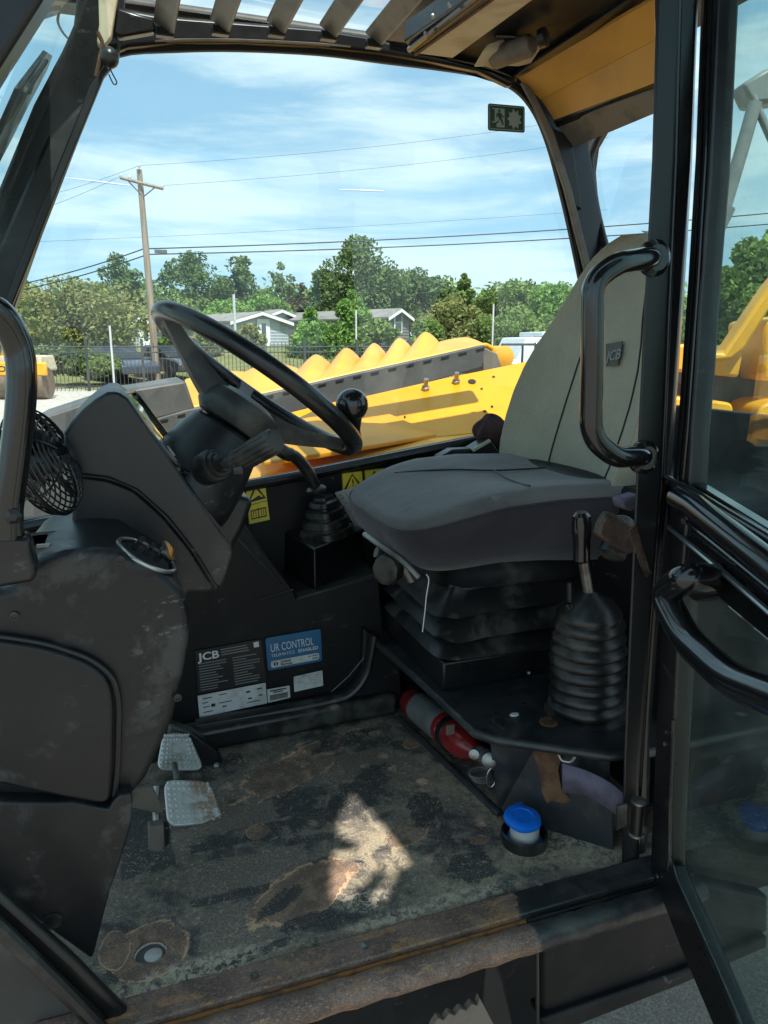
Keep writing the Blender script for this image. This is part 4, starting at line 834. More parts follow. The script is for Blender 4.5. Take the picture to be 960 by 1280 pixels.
# ---------------------------------------------------------------- grab rail, fan, dash
t_ = T('dash_grab_rail', 'bent black tube grab rail at the left edge above the dash', 'grab rail', U(20, 690, Y=.98))
B().tube(spline([U(-50, 405, Y=.95), U(-18, 386, Y=.96), U(4, 398, Y=.97), U(21, 430, Y=.98), U(27, 466, Y=.98), U(25, 515, Y=.98), U(18, 575, Y=.98), U(10, 640, Y=.98), U(9, 672, Y=.98)], 8), .0172, 20).build('tube', M['gloss'], t_)
B().prism(OU([(-30, 672), (36, 672), (40, 690), (46, 716), (42, 728), (0, 735), (-30, 735)], Y=.965), (0, .04, 0)).build('base_block', M['black'], t_, bevel=.006)
pp_ = B().prism(OU([(7, 600), (26, 612), (27, 660), (29, 672), (3, 674)], Y=.968), (0, .03, 0)).build('fan_bracket', M['black'], t_, bevel=.003)
B().lathe([(.010, 0), (.010, .004), (.005, .008)], U(17, 645, Y=.966), (0, -1, 0), 6).build('bolt', M['rubber'], pp_)
c, a_, h_, n_ = frame(54, 577, 70, .38, Y=1.13)
rad = PX(c, 70); t_ = T('cab_fan', 'small black wire cage fan beside the grab rail', 'fan', c)
g = B(); P = lambda r_, q, z: c + a_*(math.cos(q)*r_*rad) + h_*(math.sin(q)*r_*rad) + n_*(z*rad)
for sgn in (1, -1):
    for r_, z in ((.985, .10), (.95, .2), (.88, .28), (.79, .34), (.69, .39), (.58, .43), (.46, .46), (.33, .48)): g.tube([P(r_, 2*math.pi*k/40, z*sgn*.8) for k in range(40)], .0014, 5, closed=True)
    for k in range(6):
        q = 2*math.pi*k/6; g.tube([P(r_, q, z*sgn*.8) for r_, z in ((1, 0), (.98, .16), (.90, .28), (.72, .40), (.55, .46), (.22, .5))], .0016, 5)
g.build('wire_cage', M['wire'], t_)
B().tube([P(1, 2*math.pi*k/48, 0) for k in range(48)], .0032, 8, closed=True).build('cage_rim', M['black'], t_)
B().lathe([(rad*.2, -rad*.35), (rad*.24, -rad*.3), (rad*.24, rad*.05), (rad*.12, rad*.12)], c, n_, 20).build('motor', M['rubber'], t_)
for k in range(4):
    q = 2*math.pi*k/4+.4; B().add([P(.15, q-.3, .08), P(.78, q-.45, .20), P(.82, q+.1, .1), P(.75, q+.45, -.02), P(.15, q+.3, -.05)], [(0, 1, 2, 3, 4)]).build('blade', M['plastic'], t_, solid=.002)
# dash side
t_ = T('dash_housing', 'scuffed black plastic dash side housing at the left of the doorway', 'dashboard', U(115, 1197, Y=1.0))
dash_o = [(-90, 738), (2, 738), (14, 735), (32, 712), (50, 698), (80, 690), (118, 686), (148, 688), (178, 704), (212, 724), (230, 742), (238, 772), (236, 805), (228, 850), (216, 900), (198, 940), (182, 975), (160, 1000), (145, 1012), (60, 1020), (-90, 1000)]
B().prism(OU(dash_o, Y=1.03), (0, .30, 0)).build('upper_body', M['plastic'], t_, bevel=.016, seg=4)
B().prism(rounded(OU([(-90, 795), (0, 801), (55, 810), (108, 828), (136, 850), (142, 880), (141, 950), (138, 1008), (90, 1000), (-90, 960)], Y=1.012), .02, 4), (0, .02, 0)).build('access_panel', M['plastic'], t_, bevel=.005, seg=3)
B().tube(rounded(OU([(-90, 790), (0, 796), (58, 805), (114, 824), (143, 848), (149, 880), (147, 960), (143, 995)], Y=1.022), .02, 5, closed=False), .0045, 8).build('panel_groove', M['print'], t_)
kick = [(-90, 985), (0, 1003), (60, 1004), (92, 1003), (115, 1008), (136, 1012), (142, 1002), (150, 994), (164, 992), (166, 1000), (164, 1030), (150, 1078), (138, 1112), (128, 1150), (117, 1195), (113, 1198), (60, 1160), (0, 1113), (-90, 1040)]
B().prism(OU(kick, Y=1.004), (0, .03, 0)).build('kick_panel', M['plastic'], t_, bevel=.005, seg=2)
B().lathe([(.013, 0), (.013, .003), (.008, .003), (.006, -.004)], U(66, 1150, Y=1.004), (0, -1, 0), 18).build('screw', M['rubber'], t_)
for x, y in ((18, 770), (222, 872), (150, 700)):
    B().lathe([(.006, 0), (.006, .0015), (.0035, .002), (.003, .0005)], U(x, y, Y=1.028), (0, -1, 0), 12).build('screw', M['rubber'], t_)
# dished tray on the top and the round vent with its silver ring
B().lathe([(.001, .001), (.075, .001), (.085, .004), (.088, .001)], U(60, 676, Y=1.13), n=30, fx=1.0, fy=.5).build('tray', M['plastic2'], t_)
c, a_, h_, n_ = frame(181, 698, 34, .30, Y=1.075); rr = PX(c, 39)
vt = B().lathe([(rr*.10, -.16), (rr*.55, -.10), (rr*.90, -.045), (rr*1.03, -.012), (rr*1.06, -.004), (rr*1.0, .004), (rr*.9, .0045), (rr*.86, .0)], c, n_, 40, xa=a_).build('air_vent', M['plastic'], t_)
B().tube([c+a_*rr*.97*math.cos(q/20*math.pi)+h_*rr*.97*math.sin(q/20*math.pi)+n_*.006 for q in range(40)], .0032, 10, closed=True).build('silver_ring', M['chrome'], vt)
B().lathe([(rr*.2, 0), (rr*.8, 0), (rr*.8, .004), (rr*.2, .004)], c, n_, 30, xa=a_).build('vent_disc', M['rubber'], vt)
for s in (-.4, 0, .4): B().prism([c+a_*(s-.16)*rr+n_*.004, c+a_*(s+.02)*rr+n_*.004, c+a_*(s+.10)*rr+n_*.02, c+a_*(s-.08)*rr+n_*.02], h_*rr*.6).build('louvre', M['gloss'], vt, bevel=.001)
B().lathe([(.004, 0), (rr*.36, .002), (rr*.36, .006), (.004, .007)], c+a_*rr*.45+n_*.022, (n_+a_*.6-h_*.2), 20).build('vent_tab', M['gloss'], vt)
B().box(U(54, 682, Y=1.06), (.016, .006, .004)).build('latch', M['steel'], t_)
# instrument pod
t_ = T('instrument_pod', 'sloping black instrument pod with a narrow gauge window facing the wheel', 'instrument cluster', U(180, 740, Y=1.3))
hood = [(72, 565), (76, 547), (88, 528), (104, 511), (120, 498), (134, 490), (147, 489), (160, 498), (180, 527), (215, 577), (254, 632), (290, 682), (291, 695), (284, 718), (277, 735), (268, 733), (258, 716), (240, 688), (208, 648), (170, 614), (135, 599), (100, 595), (84, 588)]
B().prism(OU(hood, Y=1.20), (0, .28, 0)).build('hood', M['plastic2'], t_, bevel=.026, seg=7)
B().prism(OU([(84, 580), (100, 592), (135, 597), (170, 611), (208, 645), (240, 684), (264, 722), (272, 734), (262, 742), (236, 742), (200, 800), (120, 800), (92, 680)], Y=1.222), (0, .26, 0)).build('lower_body', M['plastic2'], t_, bevel=.008, seg=3)
B().tube(spline(OU([(84, 589), (100, 594.5), (135, 599), (170, 613.5), (208, 648), (240, 688), (258, 716), (270, 735)], Y=1.204), 6), .0032, 8).build('hood_lip', M['plastic2'], t_)
gz = [(139, 499), (146, 491), (156, 499), (190, 545), (222, 592), (238, 605), (243, 598), (205, 540), (165, 492), (152, 486)]
slot3 = [U(140, 500, Y=1.22), U(222, 590, Y=1.22), U(244, 600, Y=1.42), U(163, 492, Y=1.50)]
sn2 = (slot3[1]-slot3[0]).cross(slot3[3]-slot3[0]).normalized(); 
if sn2.z < 0: sn2 = -sn2
M['gauge'] = mat('gauge_window_painted_reflection', (.30, .25, .17), .06, (.14, .12, .09), 30, coat=1)  # pale tan puts the yellowish reflection of the lens into the base colour
B().prism([q+sn2*.002 for q in slot3], sn2*.004).build('gauge_window', M['gauge'], t_)
B().tube(rounded([q+sn2*.008 for q in slot3], .02, 5), .0045, 8, closed=True).build('gauge_bezel', M['gloss'], t_)
for f in (.25, .5, .72):
    p = slot3[0].lerp(slot3[1], f).lerp(slot3[3].lerp(slot3[2], f), .45)+sn2*.007; B().lathe([(.012, 0), (.012, .002)], p, sn2, 16).build('gauge_dial', M['warn' if f < .6 else 'white'], t_)
# ---------------------------------------------------------------- steering
CW = U(324, 479, Y=1.40); nW = V((.60, .085, .79)).normalized(); hW = V((0, -1, 0)); hW = (hW-nW*hW.dot(nW)).normalized(); aW = hW.cross(nW).normalized()
if aW.x < 0: aW = -aW
RW = PX(CW, 141)
t_ = T('steering_wheel', 'black steering wheel with dusty spokes and a spinner knob', 'steering wheel', CW-nW*.09)
WP = lambda r_, q, z=0: CW + (aW*math.cos(q)+hW*math.sin(q))*r_ + nW*z
B().tube([WP(RW, 2*math.pi*k/72) for k in range(72)], .0165, 18, closed=True).build('rim', M['wheelp'], t_)
hz = -.068
def spoke(q, wr, wh):
    b = B(); secs = []
    for i in range(9):
        f = i/8; r_ = .035+(RW-.045)*f; z = hz*(1-f)**1.0*(1-f*.05)+.0; z = hz + (-hz)*(f**1.3); w_ = wh+(wr-wh)*min(1, f*1.3)+(.010*(max(0, f-.8)/.2)); th = .026-.013*min(1, f*1.2)
        cc = WP(r_, q, z); sd = (hW*math.cos(q)-aW*math.sin(q)); dn = nW
        secs.append([cc+sd*w_*.5+dn*0, cc+sd*w_*.42+dn*th, cc-sd*w_*.42+dn*th, cc-sd*w_*.5, cc-sd*w_*.42-dn*th, cc+sd*w_*.42-dn*th])
    vs = [v for s_ in secs for v in s_]; fs = [(i*6+k, i*6+(k+1) % 6, i*6+6+(k+1) % 6, i*6+6+k) for i in range(8) for k in range(6)]+[(5, 4, 3, 2, 1, 0), tuple(range(48, 54))]
    b.add(vs, fs).build('spoke', M['spoke'], t_, smooth=50)
for q in (R(178), R(2), R(275)): spoke(q, .030, .075)
B().lathe([(.02, -.034), (.066, -.030), (.078, -.016), (.080, .004), (.072, .020), (.050, .030), (.02, .034)], CW+nW*hz, nW, 40).build('hub', M['spoke'], t_)
kb = U(440, 506, Y=1.26); kr = PX(kb, 20.5); rp = WP(RW, R(28))
knob = B().ball(kb, kr, 24).build('spinner_knob', M['gloss'], t_, smooth=80)
B().tube([kb-(kb-rp).normalized()*kr*.7, rp.lerp(kb, .35), rp], [kr*.62, .013, .016], 16).build('knob_stem', M['gloss'], knob)
# column + stalk
t_ = T('steering_column', 'black steering column cover below the wheel with rubber stalk boss', 'steering column', CW-nW*.3)
b0 = CW+nW*(hz-.022)
B().lathe([(.045, -.012), (.062, -.016), (.070, -.022), (.078, -.05), (.088, -.10), (.092, -.15), (.088, -.22), (.07, -.30)], b0, nW, 36, fy=1.12).build('cover', M['plastic2'], t_)
B().prism(OU([(212, 565), (232, 540), (262, 600), (300, 620), (318, 625), (306, 660), (290, 690), (262, 700), (228, 640)], Y=1.38), (0, .10, 0)).build('lower_shroud', M['plastic2'], t_, bevel=.012, seg=3)
bc = U(270, 581, Y=1.27); sd = (U(330, 557, Y=1.17)-bc).normalized()
for r_, z in ((.030, 0), (.024, .008), (.018, .016)): B().lathe([(r_, -.03), (r_, 0), (r_*.9, .005)], bc+sd*z, sd, 28).build('stalk_boot', M['rubber'], t_)
t_ = T('control_stalk', 'ribbed black twist stalk sticking out of the steering column', 'control stalk', bc)
g0 = U(296, 577, Y=1.22); g1 = U(345, 550, Y=1.16)
B().tube([bc+sd*.01, g0], [.008, .009], 12).build('arm', M['rubber'], t_)
L_ = (g1-g0).length
B().lathe([(.010, -.012), (.017, -.006), (.0195, 0), (.0205, .006)] + [(.0205, .006+(L_-.012)*k/4) for k in range(1, 5)] + [(.019, L_-.001), (.012, L_)], g0, (g1-g0), 60, mod=lambda q, z: 1+(.05*(1 if math.sin(q*14) > 0 else -1) if .004 < z < L_-.004 else 0)).build('grip', M['rubber'], t_, smooth=25)
B().tube([g0.lerp(g1, .05)+V((0, -.014, -.012)), U(290, 588, Y=1.20)], [.012, .009], 10).build('switch', M['rubber'], t_)
# ---------------------------------------------------------------- consoles on the far side
CY = 1.62
t_ = T('side_console', 'low black console along the far side carrying the data plates', 'console', (.3, CY, 0))
co = [(60, 740), (285, 655), (298, 647), (368, 737), (371, 747), (474, 717), (480, 790), (474, 868), (380, 884), (245, 912), (60, 945)]
B().prism(OU(co, Y=CY), (0, .21, 0)).build('body', M['dull'], t_, bevel=.006)
B().prism([U(282, 657, Y=CY-.004), U(296, 647, Y=CY+.03), U(368, 735, Y=CY+.03), U(351, 728, Y=CY-.004)], (0, 0, -.006)).build('sloping_cap', M['scuffed'], t_, bevel=.003)
B().prism([U(371, 748, Y=CY-.006), U(474, 718, Y=CY-.006), U(472, 712, Y=CY+.03), U(368, 741, Y=CY+.03)], (0, 0, -.006)).build('top_ledge', M['scuffed'], t_, bevel=.002)
B().tube(OU([(317, 752), (367, 737)], Y=CY-.002), .003, 6).build('seam', M['scuffed'], t_)
pl_ = B().prism([U(60, 982, Z=0), U(278, 937, Z=0), U(497, 893, Z=0), U(497, 893, Z=0)+V((0, .06, 0)), U(60, 982, Z=0)+V((0, .06, 0))], (0, 0, .055)).build('plinth', M['rubber'], t_, bevel=.012, seg=3)
B().tube(spline(OU([(245, 905), (330, 890), (415, 873), (440, 862), (456, 840), (462, 815), (466, 792)], Y=CY-.02), 8), .022, 12, flat=.5).build('trim_moulding', M['rubber'], t_)
B().prism(OU([(455, 785), (500, 820), (505, 900), (470, 900), (440, 872), (452, 850)], Y=1.60), (0, .04, 0)).build('end_panel', M['dull'], t_, bevel=.006)
B().tube(OU([(414, 865), (436, 845), (455, 822)], Y=CY-.025), .0012, 5).build('loose_cable', M['greylabel'], t_)
# flat labels
def sticker(name, corners, m, parent, Y=None, th=.0012, rad_=.002, pts=None):
    P4 = pts or [U(x, y, Y=Y) for x, y in corners]; o = B().prism(rounded(P4, rad_, 2), (0, .001, 0)).build(name, m, parent, smooth=0)
    def at(u, v, d=.0008): return P4[0].lerp(P4[1], u).lerp(P4[3].lerp(P4[2], u), v)+V((0, -d, 0))
    return o, at
def bars(at, rows, m, name, parent, d=.0008):
    b = B()
    for u0, v0, u1, v1 in rows: b.add([at(u0, v0, d), at(u1, v0, d), at(u1, v1, d), at(u0, v1, d)], [(0, 1, 2, 3)])
    return b.build(name, m, parent, smooth=0)
def lettering(s, at, u0, v1, u1, hv, m, parent, name='lettering', bold=0):
    o_, x_, y_ = at(u0, v1), at(u1, v1)-at(u0, v1), at(u0, v1-hv)-at(u0, v1)
    return text(s, o_, x_, y_, y_.length/.7, m, name, parent, wfit=x_.length, bold=bold)
SY = CY-.006
o, at = sticker('data_plate', [(243.5, 814), (326, 799), (333, 852), (247.6, 867)], M['labelblack'], t_, SY)
lettering('JCB', at, .03, .235, .35, .17, M['lightprint'], o, bold=.0006)
rw_ = random.Random(5); rows = [(.38, .06+.06*k, .38+rw_.uniform(.3, .45), .085+.06*k) for k in range(3)]
for k in range(11):
    v = .30+.062*k; rows.append((.04, v, .04+rw_.uniform(.22, .42), v+.022)); rows.append((.54, v, .54+rw_.uniform(.2, .42), v+.022))
bars(at, rows, M['greyprint'], 'small_print', o); bars(at, [(.88, .04, .96, .16)], M['lightprint'], 'square_mark', o)
o, at = sticker('serial_plate', [(247, 870), (332, 853.5), (334, 879), (249.5, 897)], M['white'], t_, SY)
bars(at, [(.06, .15, .2, .19), (.3, .12, .42, .16), (.06, .35, .14, .39), (.06, .55, .16, .59), (.06, .78, .2, .82), (.18, .48, .24, .62), (.3, .5, .48, .54), (.34, .68, .4, .74), (.7, .22, .76, .3), (.86, .18, .94, .24), (.72, .55, .78, .62), (.88, .5, .94, .56), (.7, .75, .9, .79)], M['print'], 'small_print', o)
o, at = sticker('barcode_label', [(334, 862), (362, 857), (363, 872), (335, 878.5)], M['white'], t_, SY-.001)
bars(at, [(.1, .1, .85, .2), (.25, .26, .7, .34)] + [(.1+.032*k, .46, .1+.032*k+.020, .9) for k in range(25)], M['print'], 'barcode', o)
o, at = sticker('telematics_label', [(331.6, 798), (400.7, 786), (402.6, 826), (335, 838.6)], M['blue'], t_, SY, rad_=.006)
lettering('UR CONTROL', at, .08, .44, .86, .24, M['lightprint'], o); lettering('TELEMATICS', at, .08, .60, .50, .09, M['lightprint'], o); lettering('ENABLED', at, .57, .60, .94, .10, M['lightprint'], o, bold=.0002)
pb_ = [at(u, v) for u, v in ((.06, .72), (.95, .72), (.95, .93), (.06, .93))]; B().add(rounded(pb_, .006, 3), [tuple(range(16))]).build('white_band', M['white'], o, smooth=0)
cc = at(.15, .825, .0014); B().add([cc+V((math.cos(k/10*math.pi)*.0055, 0, math.sin(k/10*math.pi)*.0055)) for k in range(20)], [tuple(range(20))]).build('round_mark', M['print'], o, smooth=0)
bars(at, [(.142, .76, .158, .89)], M['white'], 'mark_slash', o, .0018)
ol = lambda u, v, d=.0014: at(u, v, .0014)
lettering('United', ol, .24, .81, .42, .07, M['print'], o, bold=.0002); lettering('Rentals', ol, .24, .90, .45, .07, M['print'], o, bold=.0002)
bars(at, [(.74, .77, .80, .80), (.82, .76, .93, .80), (.82, .84, .93, .89)], M['greyprint'], 'small_print', o, .0014)
o, at = sticker('scratched_label', [(367, 846), (403, 838), (404, 857), (368, 865)], M['white'], t_, SY)
rw_ = random.Random(9)
b = B()
for k in range(26):
    u, v = rw_.uniform(.15, .85), rw_.uniform(.1, .75); a = rw_.uniform(-.6, 1.8); l_ = rw_.uniform(.05, .2); b.add([at(u, v), at(u+.02, v+.03), at(u+l_*math.cos(a)+.015, v+l_*math.sin(a)*1.3+.02), at(u+l_*math.cos(a), v+l_*math.sin(a)*1.3)], [(0, 1, 2, 3)])
b.build('scratches', M['greyprint'], o, smooth=0)
# joystick pedestal
Nn = U(393, 686, Y=1.64); Ll = U(353, 662, Z=Nn.z); Rr = U(454, 660, Z=Nn.z); Ff = Ll+Rr-Nn
t_ = T('joystick', 'black joystick on a boxed pedestal with a stepped rubber boot', 'joystick', (Nn+Ff)/2-V((0, 0, .14)))
lo = [q-V((0, 0, .13))+(q-(Nn+Ff)/2)*.06 for q in (Nn, Rr, Ff, Ll)]
B().add([Nn, Rr, Ff, Ll]+lo, [(0, 1, 2, 3), (7, 6, 5, 4), (0, 4, 5, 1), (1, 5, 6, 2), (2, 6, 7, 3), (3, 7, 4, 0)]).build('pedestal', M['black'], t_, bevel=.005)
jc = (Nn+Ff)/2; jc = U(409, 668, Z=Nn.z); xj = (Rr-Nn).normalized(); jr = PX(jc, 33)
pr = [(jr*1.05, 0)]
for k, (r_, z) in enumerate(((1.05, .004), (1.0, .016), (.84, .018), (.84, .024), (.90, .027), (.86, .042), (.70, .044), (.70, .050), (.76, .053), (.72, .066), (.56, .068), (.56, .074), (.60, .077), (.56, .088), (.40, .092), (.38, .10))): pr.append((jr*r_, z))
B().lathe(pr, jc, (-.08, 0, 1), 40, xa=xj, power=3.2, fx=1.0, fy=.85).build('boot', M['rubber'], t_)
tp = U(395, 611, Y=jc.y-.01)
B().lathe([(.012, -.012), (.024, -.008), (.026, 0), (.020, .006), (.012, .008)], tp, (-.2, 0, 1), 24).build('boot_collar', M['rubber'], t_)
B().tube(spline([tp, U(385, 590, Y=jc.y-.02), U(370, 572, Y=jc.y-.03), U(356, 566, Y=jc.y-.04), U(342, 556, Y=jc.y-.04)], 8), [.015]*20+[.017]*13, 16).build('lever', M['rubber'], t_)
# warning stickers on side wall
def warning(corners, lower, label):
    o, at = sticker('warning_sticker', corners, M['warn'], cab, WY-.026)
    top_ = .52 if lower else .95
    T3 = lambda pts, m, nm, d: B().add([at(u, v, d) for u, v in pts], [tuple(range(len(pts)))]).build(nm, m, o, smooth=0)
    T3([(.5, .06), (.94, top_-.06), (.06, top_-.06)], M['print'], 'triangle', .001); T3([(.5, .17), (.80, top_-.12), (.20, top_-.12)], M['warn'], 'triangle_face', .0016)
    if lower:
        T3([(.3, .40), (.62, .34), (.74, .42), (.3, .44)], M['print'], 'hand_symbol', .002)
        bars(at, [(.04, .515, .96, .53)], M['print'], 'divider', o, .001)
        bars(at, [(.14, .66, .86, .69), (.14, .86, .86, .89), (.14, .66, .18, .89), (.82, .66, .86, .89), (.48, .64, .52, .88), (.25, .70, .28, .85), (.36, .70, .39, .85), (.62, .70, .65, .85), (.72, .70, .75, .85)], M['print'], 'book_symbol', o, .001)
    else: bars(at, [(.47, .38, .53, .64), (.47, .70, .53, .76)], M['print'], 'exclamation_mark', o, .002)
    bars(at, [(.0, .0, 1, .015), (0, .985, 1, 1), (0, 0, .03, 1), (.97, 0, 1, 1)], M['print'], 'border', o, .001)
warning([(306, 606), (331, 598), (338, 650), (311, 656)], True, '')
warning([(427, 592), (453, 588.5), (455, 611), (428, 615)], False, '')
warning([(455, 588), (480, 585), (482, 608), (457, 611)], False, '')
o, at = sticker('instruction_card', [(418, 616), (450, 606), (482, 655), (446, 662)], M['white'], cab, WY-.034)
lettering('O', at, .08, .2, .2, .13, M['print'], o); bars(at, [(.35, .05, .37, .2), (.5, .08, .8, .10), (.1, .3, .9, .31), (.2, .5, .4, .52), (.5, .6, .54, .64), (.7, .7, .74, .74), (.3, .8, .7, .82)], M['greyprint'], 'small_print', o)
# ---------------------------------------------------------------- pedals
def pedal(corners, Yc, nrm, m, label, th=.008, tri=False):
    c = U(sum(p[0] for p in corners)/len(corners), sum(p[1] for p in corners)/len(corners), Y=Yc); nrm = V(nrm).normalized()
    P4 = [UP(x, y, c, nrm) for x, y in corners]; t_ = T('foot_pedal', label, 'pedal', c, 'foot pedals')
    o = B().prism(rounded(P4, .022, 5), -nrm*th).build('pad', m, t_, bevel=.0025)
    def at(u, v): return P4[0].lerp(P4[1], u).lerp(P4[3].lerp(P4[2], u), v)
    b = B()
    for i in range(9):
        for j in range(8):
            u, v = .08+i*.105, .08+j*.12
            if .25 < u < .75 and .25 < v < .62: continue
            b.ball(at(u, v)+nrm*.0008, .0036, 8, (1, 1, 1))
    b.build('grip_studs', m, t_, kind='stuff')
    em = [at(u, v)+nrm*.0012 for u, v in ((.3, .58), (.34, .3), (.7, .55))]; B().tube(em, .0014, 6, closed=True).build('embossed_mark', m, t_)
    return t_, c, nrm, at
t1, c1, n1_, at1 = pedal([(205, 974), (262, 976), (281, 1027), (210, 1033)], 1.33, (.25, -.62, .75), M['pedal_rust'], 'near alloy foot pedal with a rusty right half')
B().tube([at1(.3, 0)-n1_*.006, U(218, 955, Y=1.42)], .006, 8).build('arm', M['steel'], t1)
B().tube([U(196, 983, Y=1.30), U(194, 1005, Y=1.28), U(196, 1030, Y=1.26)], .007, 8).build('linkage', M['steel'], t1)
t2, c2_, n2_, at2 = pedal([(204, 916), (236, 915), (256, 962), (196, 962)], 1.46, (.25, -.62, .75), M['alu'], 'far alloy foot pedal half hidden by the dash housing')
B().tube([U(190, 945, Y=1.47), U(170, 930, Y=1.5)], .01, 8).build('arm', M['black'], t2)
t_ = T('throttle_linkage', 'black pedal arm with a round bolt behind the far pedal', 'linkage', U(270, 958, Y=1.52))
B().prism(OU([(212, 905), (240, 915), (272, 938), (280, 955), (272, 968), (245, 962), (205, 940)], Y=1.50), (0, .03, 0)).build('plate', M['rubber'], t_, bevel=.006)
B().tube(OU([(200, 972), (240, 970), (275, 960)], Y=1.5), .008, 8).build('rod', M['black'], t_)
B().ball(U(271, 957, Y=1.49), .008, 12).build('bolt', M['steel'], t_)
t_ = T('pedal_stop', 'small worn rubber stop pad under the near pedal', 'pedal stop', U(198, 1060, Z=0))
B().prism(OU([(185, 1034), (205, 1032), (206, 1060), (200, 1066), (186, 1064)], Y=1.20), (0, .02, 0)).build('pad', M['tan2'], t_, bevel=.003)
B().prism(OU([(204, 1034), (212, 1034), (212, 1055), (204, 1062)], Y=1.21), (0, .02, 0)).build('side', M['rubber'], t_, bevel=.003)
B().prism(OU([(160, 990), (190, 983), (205, 1015), (200, 1018), (165, 1010)], Y=1.25), (0, .01, 0)).build('bracket', M['tan2'], t_, bevel=.002)
# ---------------------------------------------------------------- seat platform
t_ = T('seat_platform', 'black steel seat platform with a chamfered corner and worn top', 'seat base', (.85, 1.4, 0))
pz_ = [U(x, y, Z=.2) for x, y in ((458, 792), (545, 870), (590, 913), (622, 923), (762, 943))]
M['plat'] = mat('chipped_platform_paint', (.015, .018, .021), .38, (.035, .037, .036), 8, .45, .65, rvar=.3, dust=(11, .5, .75, .5), dustc=(.11, .10, .085), scr=(20, .62, .68, .5), scrc=(.2, .18, .15), bump=.3, bs=90)
B().prism(pz_+[V((.84, .955, .2)), V((1.28, .955, .2)), V((1.28, 1.82, .2)), V((.53, 1.82, .2))], (0, 0, -.018)).build('top_plate', M['plat'], t_, bevel=.008, seg=3)
fl = [U(x, y, Z=0) for x, y in ((623, 1016), (683, 1036), (767, 1062))]
B().add([fl[0], fl[1], fl[2], fl[2]+V((-.0, .0, .165))+V((0, .03, 0)), fl[1]+V((0, .04, .165)), V((pz_[3].x+.01, pz_[3].y+.05, .182))], [(0, 1, 4, 5), (1, 2, 3, 4)]).build('front_panel', M['plat'], t_, solid=.004, smooth=0)
B().add([V((.70, 1.17, 0)), V((.70, 1.82, 0)), V((.70, 1.82, .18)), V((.70, 1.17, .18))], [(0, 1, 2, 3)]).build('side_panel', M['dull'], t_, solid=.005)
ed = [U(x, y, Z=.004) for x, y in ((498, 897), (560, 957), (625, 1018))]
B().tube(ed, .008, 8).build('floor_edge_strip', M['plat'], t_)
B().tube([V((.64, 1.75, .004)), V((.70, 1.20, .004))], .012, 8).build('gutter', M['rust'], t_)
for q in ((620, 893), (567, 878), (637, 870), (655, 880)):
    p = U(*q, Z=.2); B().lathe([(.006, 0), (.006, .0015)], p, n=10).build('hole', M['print'], t_)
p = U(686, 903, Z=.2); B().lathe([(.018, 0), (.018, .003), (.013, .003), (.013, .001)], p, n=20).build('hole_ring', M['rust'], t_)
p = U(643, 894, Z=.201); B().lathe([(.010, 0), (.009, .003)], p, n=7, fy=.6).build('paint_chip', M['white'], t_)
# rust patch + webbing strap + ring
fpn = ((fl[2]-fl[0]).cross(V((0, 0, 1)))).normalized(); fp0 = fl[0]-fpn*0+(fpn*-.0)
if fpn.y > 0: fpn = -fpn
fq = fl[1]+fpn*.012
ru = [UP(x, y, fq+V((0, .03, 0)), fpn) for x, y in ((666, 936), (690, 940), (702, 946), (698, 962), (702, 985), (716, 1000), (705, 1004), (690, 1000), (684, 1004), (678, 990), (675, 968), (670, 952))]
B().prism(ru, fpn*.002).build('rust_patch', M['rust'], t_, smooth=0)
t_ = T('tether_strap', 'grey purple webbing strap from a steel ring to the door hinge', 'strap', UP(745, 985, fq, fpn))
sp = [UP(x, y, fq+fpn*.012, fpn) for x, y in ((703, 954), (735, 964), (765, 980), (792, 1004))]; sp2 = [UP(x, y, fq+fpn*.012, fpn) for x, y in ((703, 990), (733, 995), (762, 1012), (786, 1032))]
b = B(); n = 30; sa, sb2 = spline(sp, 10), spline(sp2, 10); b.add(sa+sb2, [(i, i+1, len(sa)+i+1, len(sa)+i) for i in range(len(sa)-1)]); b.build('webbing', M['strap'], t_, solid=.003)
B().tube(rounded([UP(x, y, fq+fpn*.014, fpn) for x, y in ((697, 941), (720, 944), (714, 953), (702, 951))], .006, 4), .003, 8, closed=True).build('steel_ring', M['steel'], t_)
B().prism([UP(x, y, fq+fpn*.03, fpn) for x, y in ((771, 1004), (786, 1002), (787, 1030), (771, 1036))], fpn*.01).build('strap_end', M['rubber'], t_, bevel=.003)
# ---------------------------------------------------------------- extinguisher
e0, e1 = U(513, 876, Y=1.58), U(598, 942, Y=1.22); ax = (e1-e0).normalized(); Le = (e1-e0).length; er = .036
t_ = T('fire_extinguisher', 'red fire extinguisher lying in the gap beneath the seat platform', 'fire extinguisher', (e0+e1)/2-V((0, 0, er)))
B().lathe([(er*.6, 0), (er*.9, .008), (er, .025), (er, Le*.80), (er*.93, Le*.87), (er*.6, Le*.94), (er*.4, Le)], e0, ax, 36).build('cylinder', M['red'], t_)
B().lathe([(er+.0008, Le*.17), (er+.0008, Le*.56)], e0, ax, 36).build('paper_label', M['greylabel'], t_)
for f in (.60, .66): B().lathe([(er+.001, Le*f), (er+.0025, Le*f+.002), (er+.0025, Le*f+.008), (er+.001, Le*f+.010)], e0, ax, 36).build('band', M['red'], t_)
B().lathe([(er*.8, Le*.64), (er+.004, Le*.645), (er+.004, Le*.70), (er*.8, Le*.705)], e0, ax, 24).build('strap', M['black'], t_)
B().box(U(563, 912, Y=1.27), (.018, .004, .022)).build('buckle', M['tan2'], t_, bevel=.001)
v0 = U(604, 944, Y=1.19)
B().lathe([(.012, -.02), (.016, -.01), (.016, .012), (.010, .016)], v0, ax, 20).build('valve', M['edge'], t_)
B().lathe([(.010, 0), (.015, .004), (.015, .014), (.008, .018)], U(611, 948, Y=1.15), (-.4, -1, .3), 20).build('gauge', M['steel'], t_)
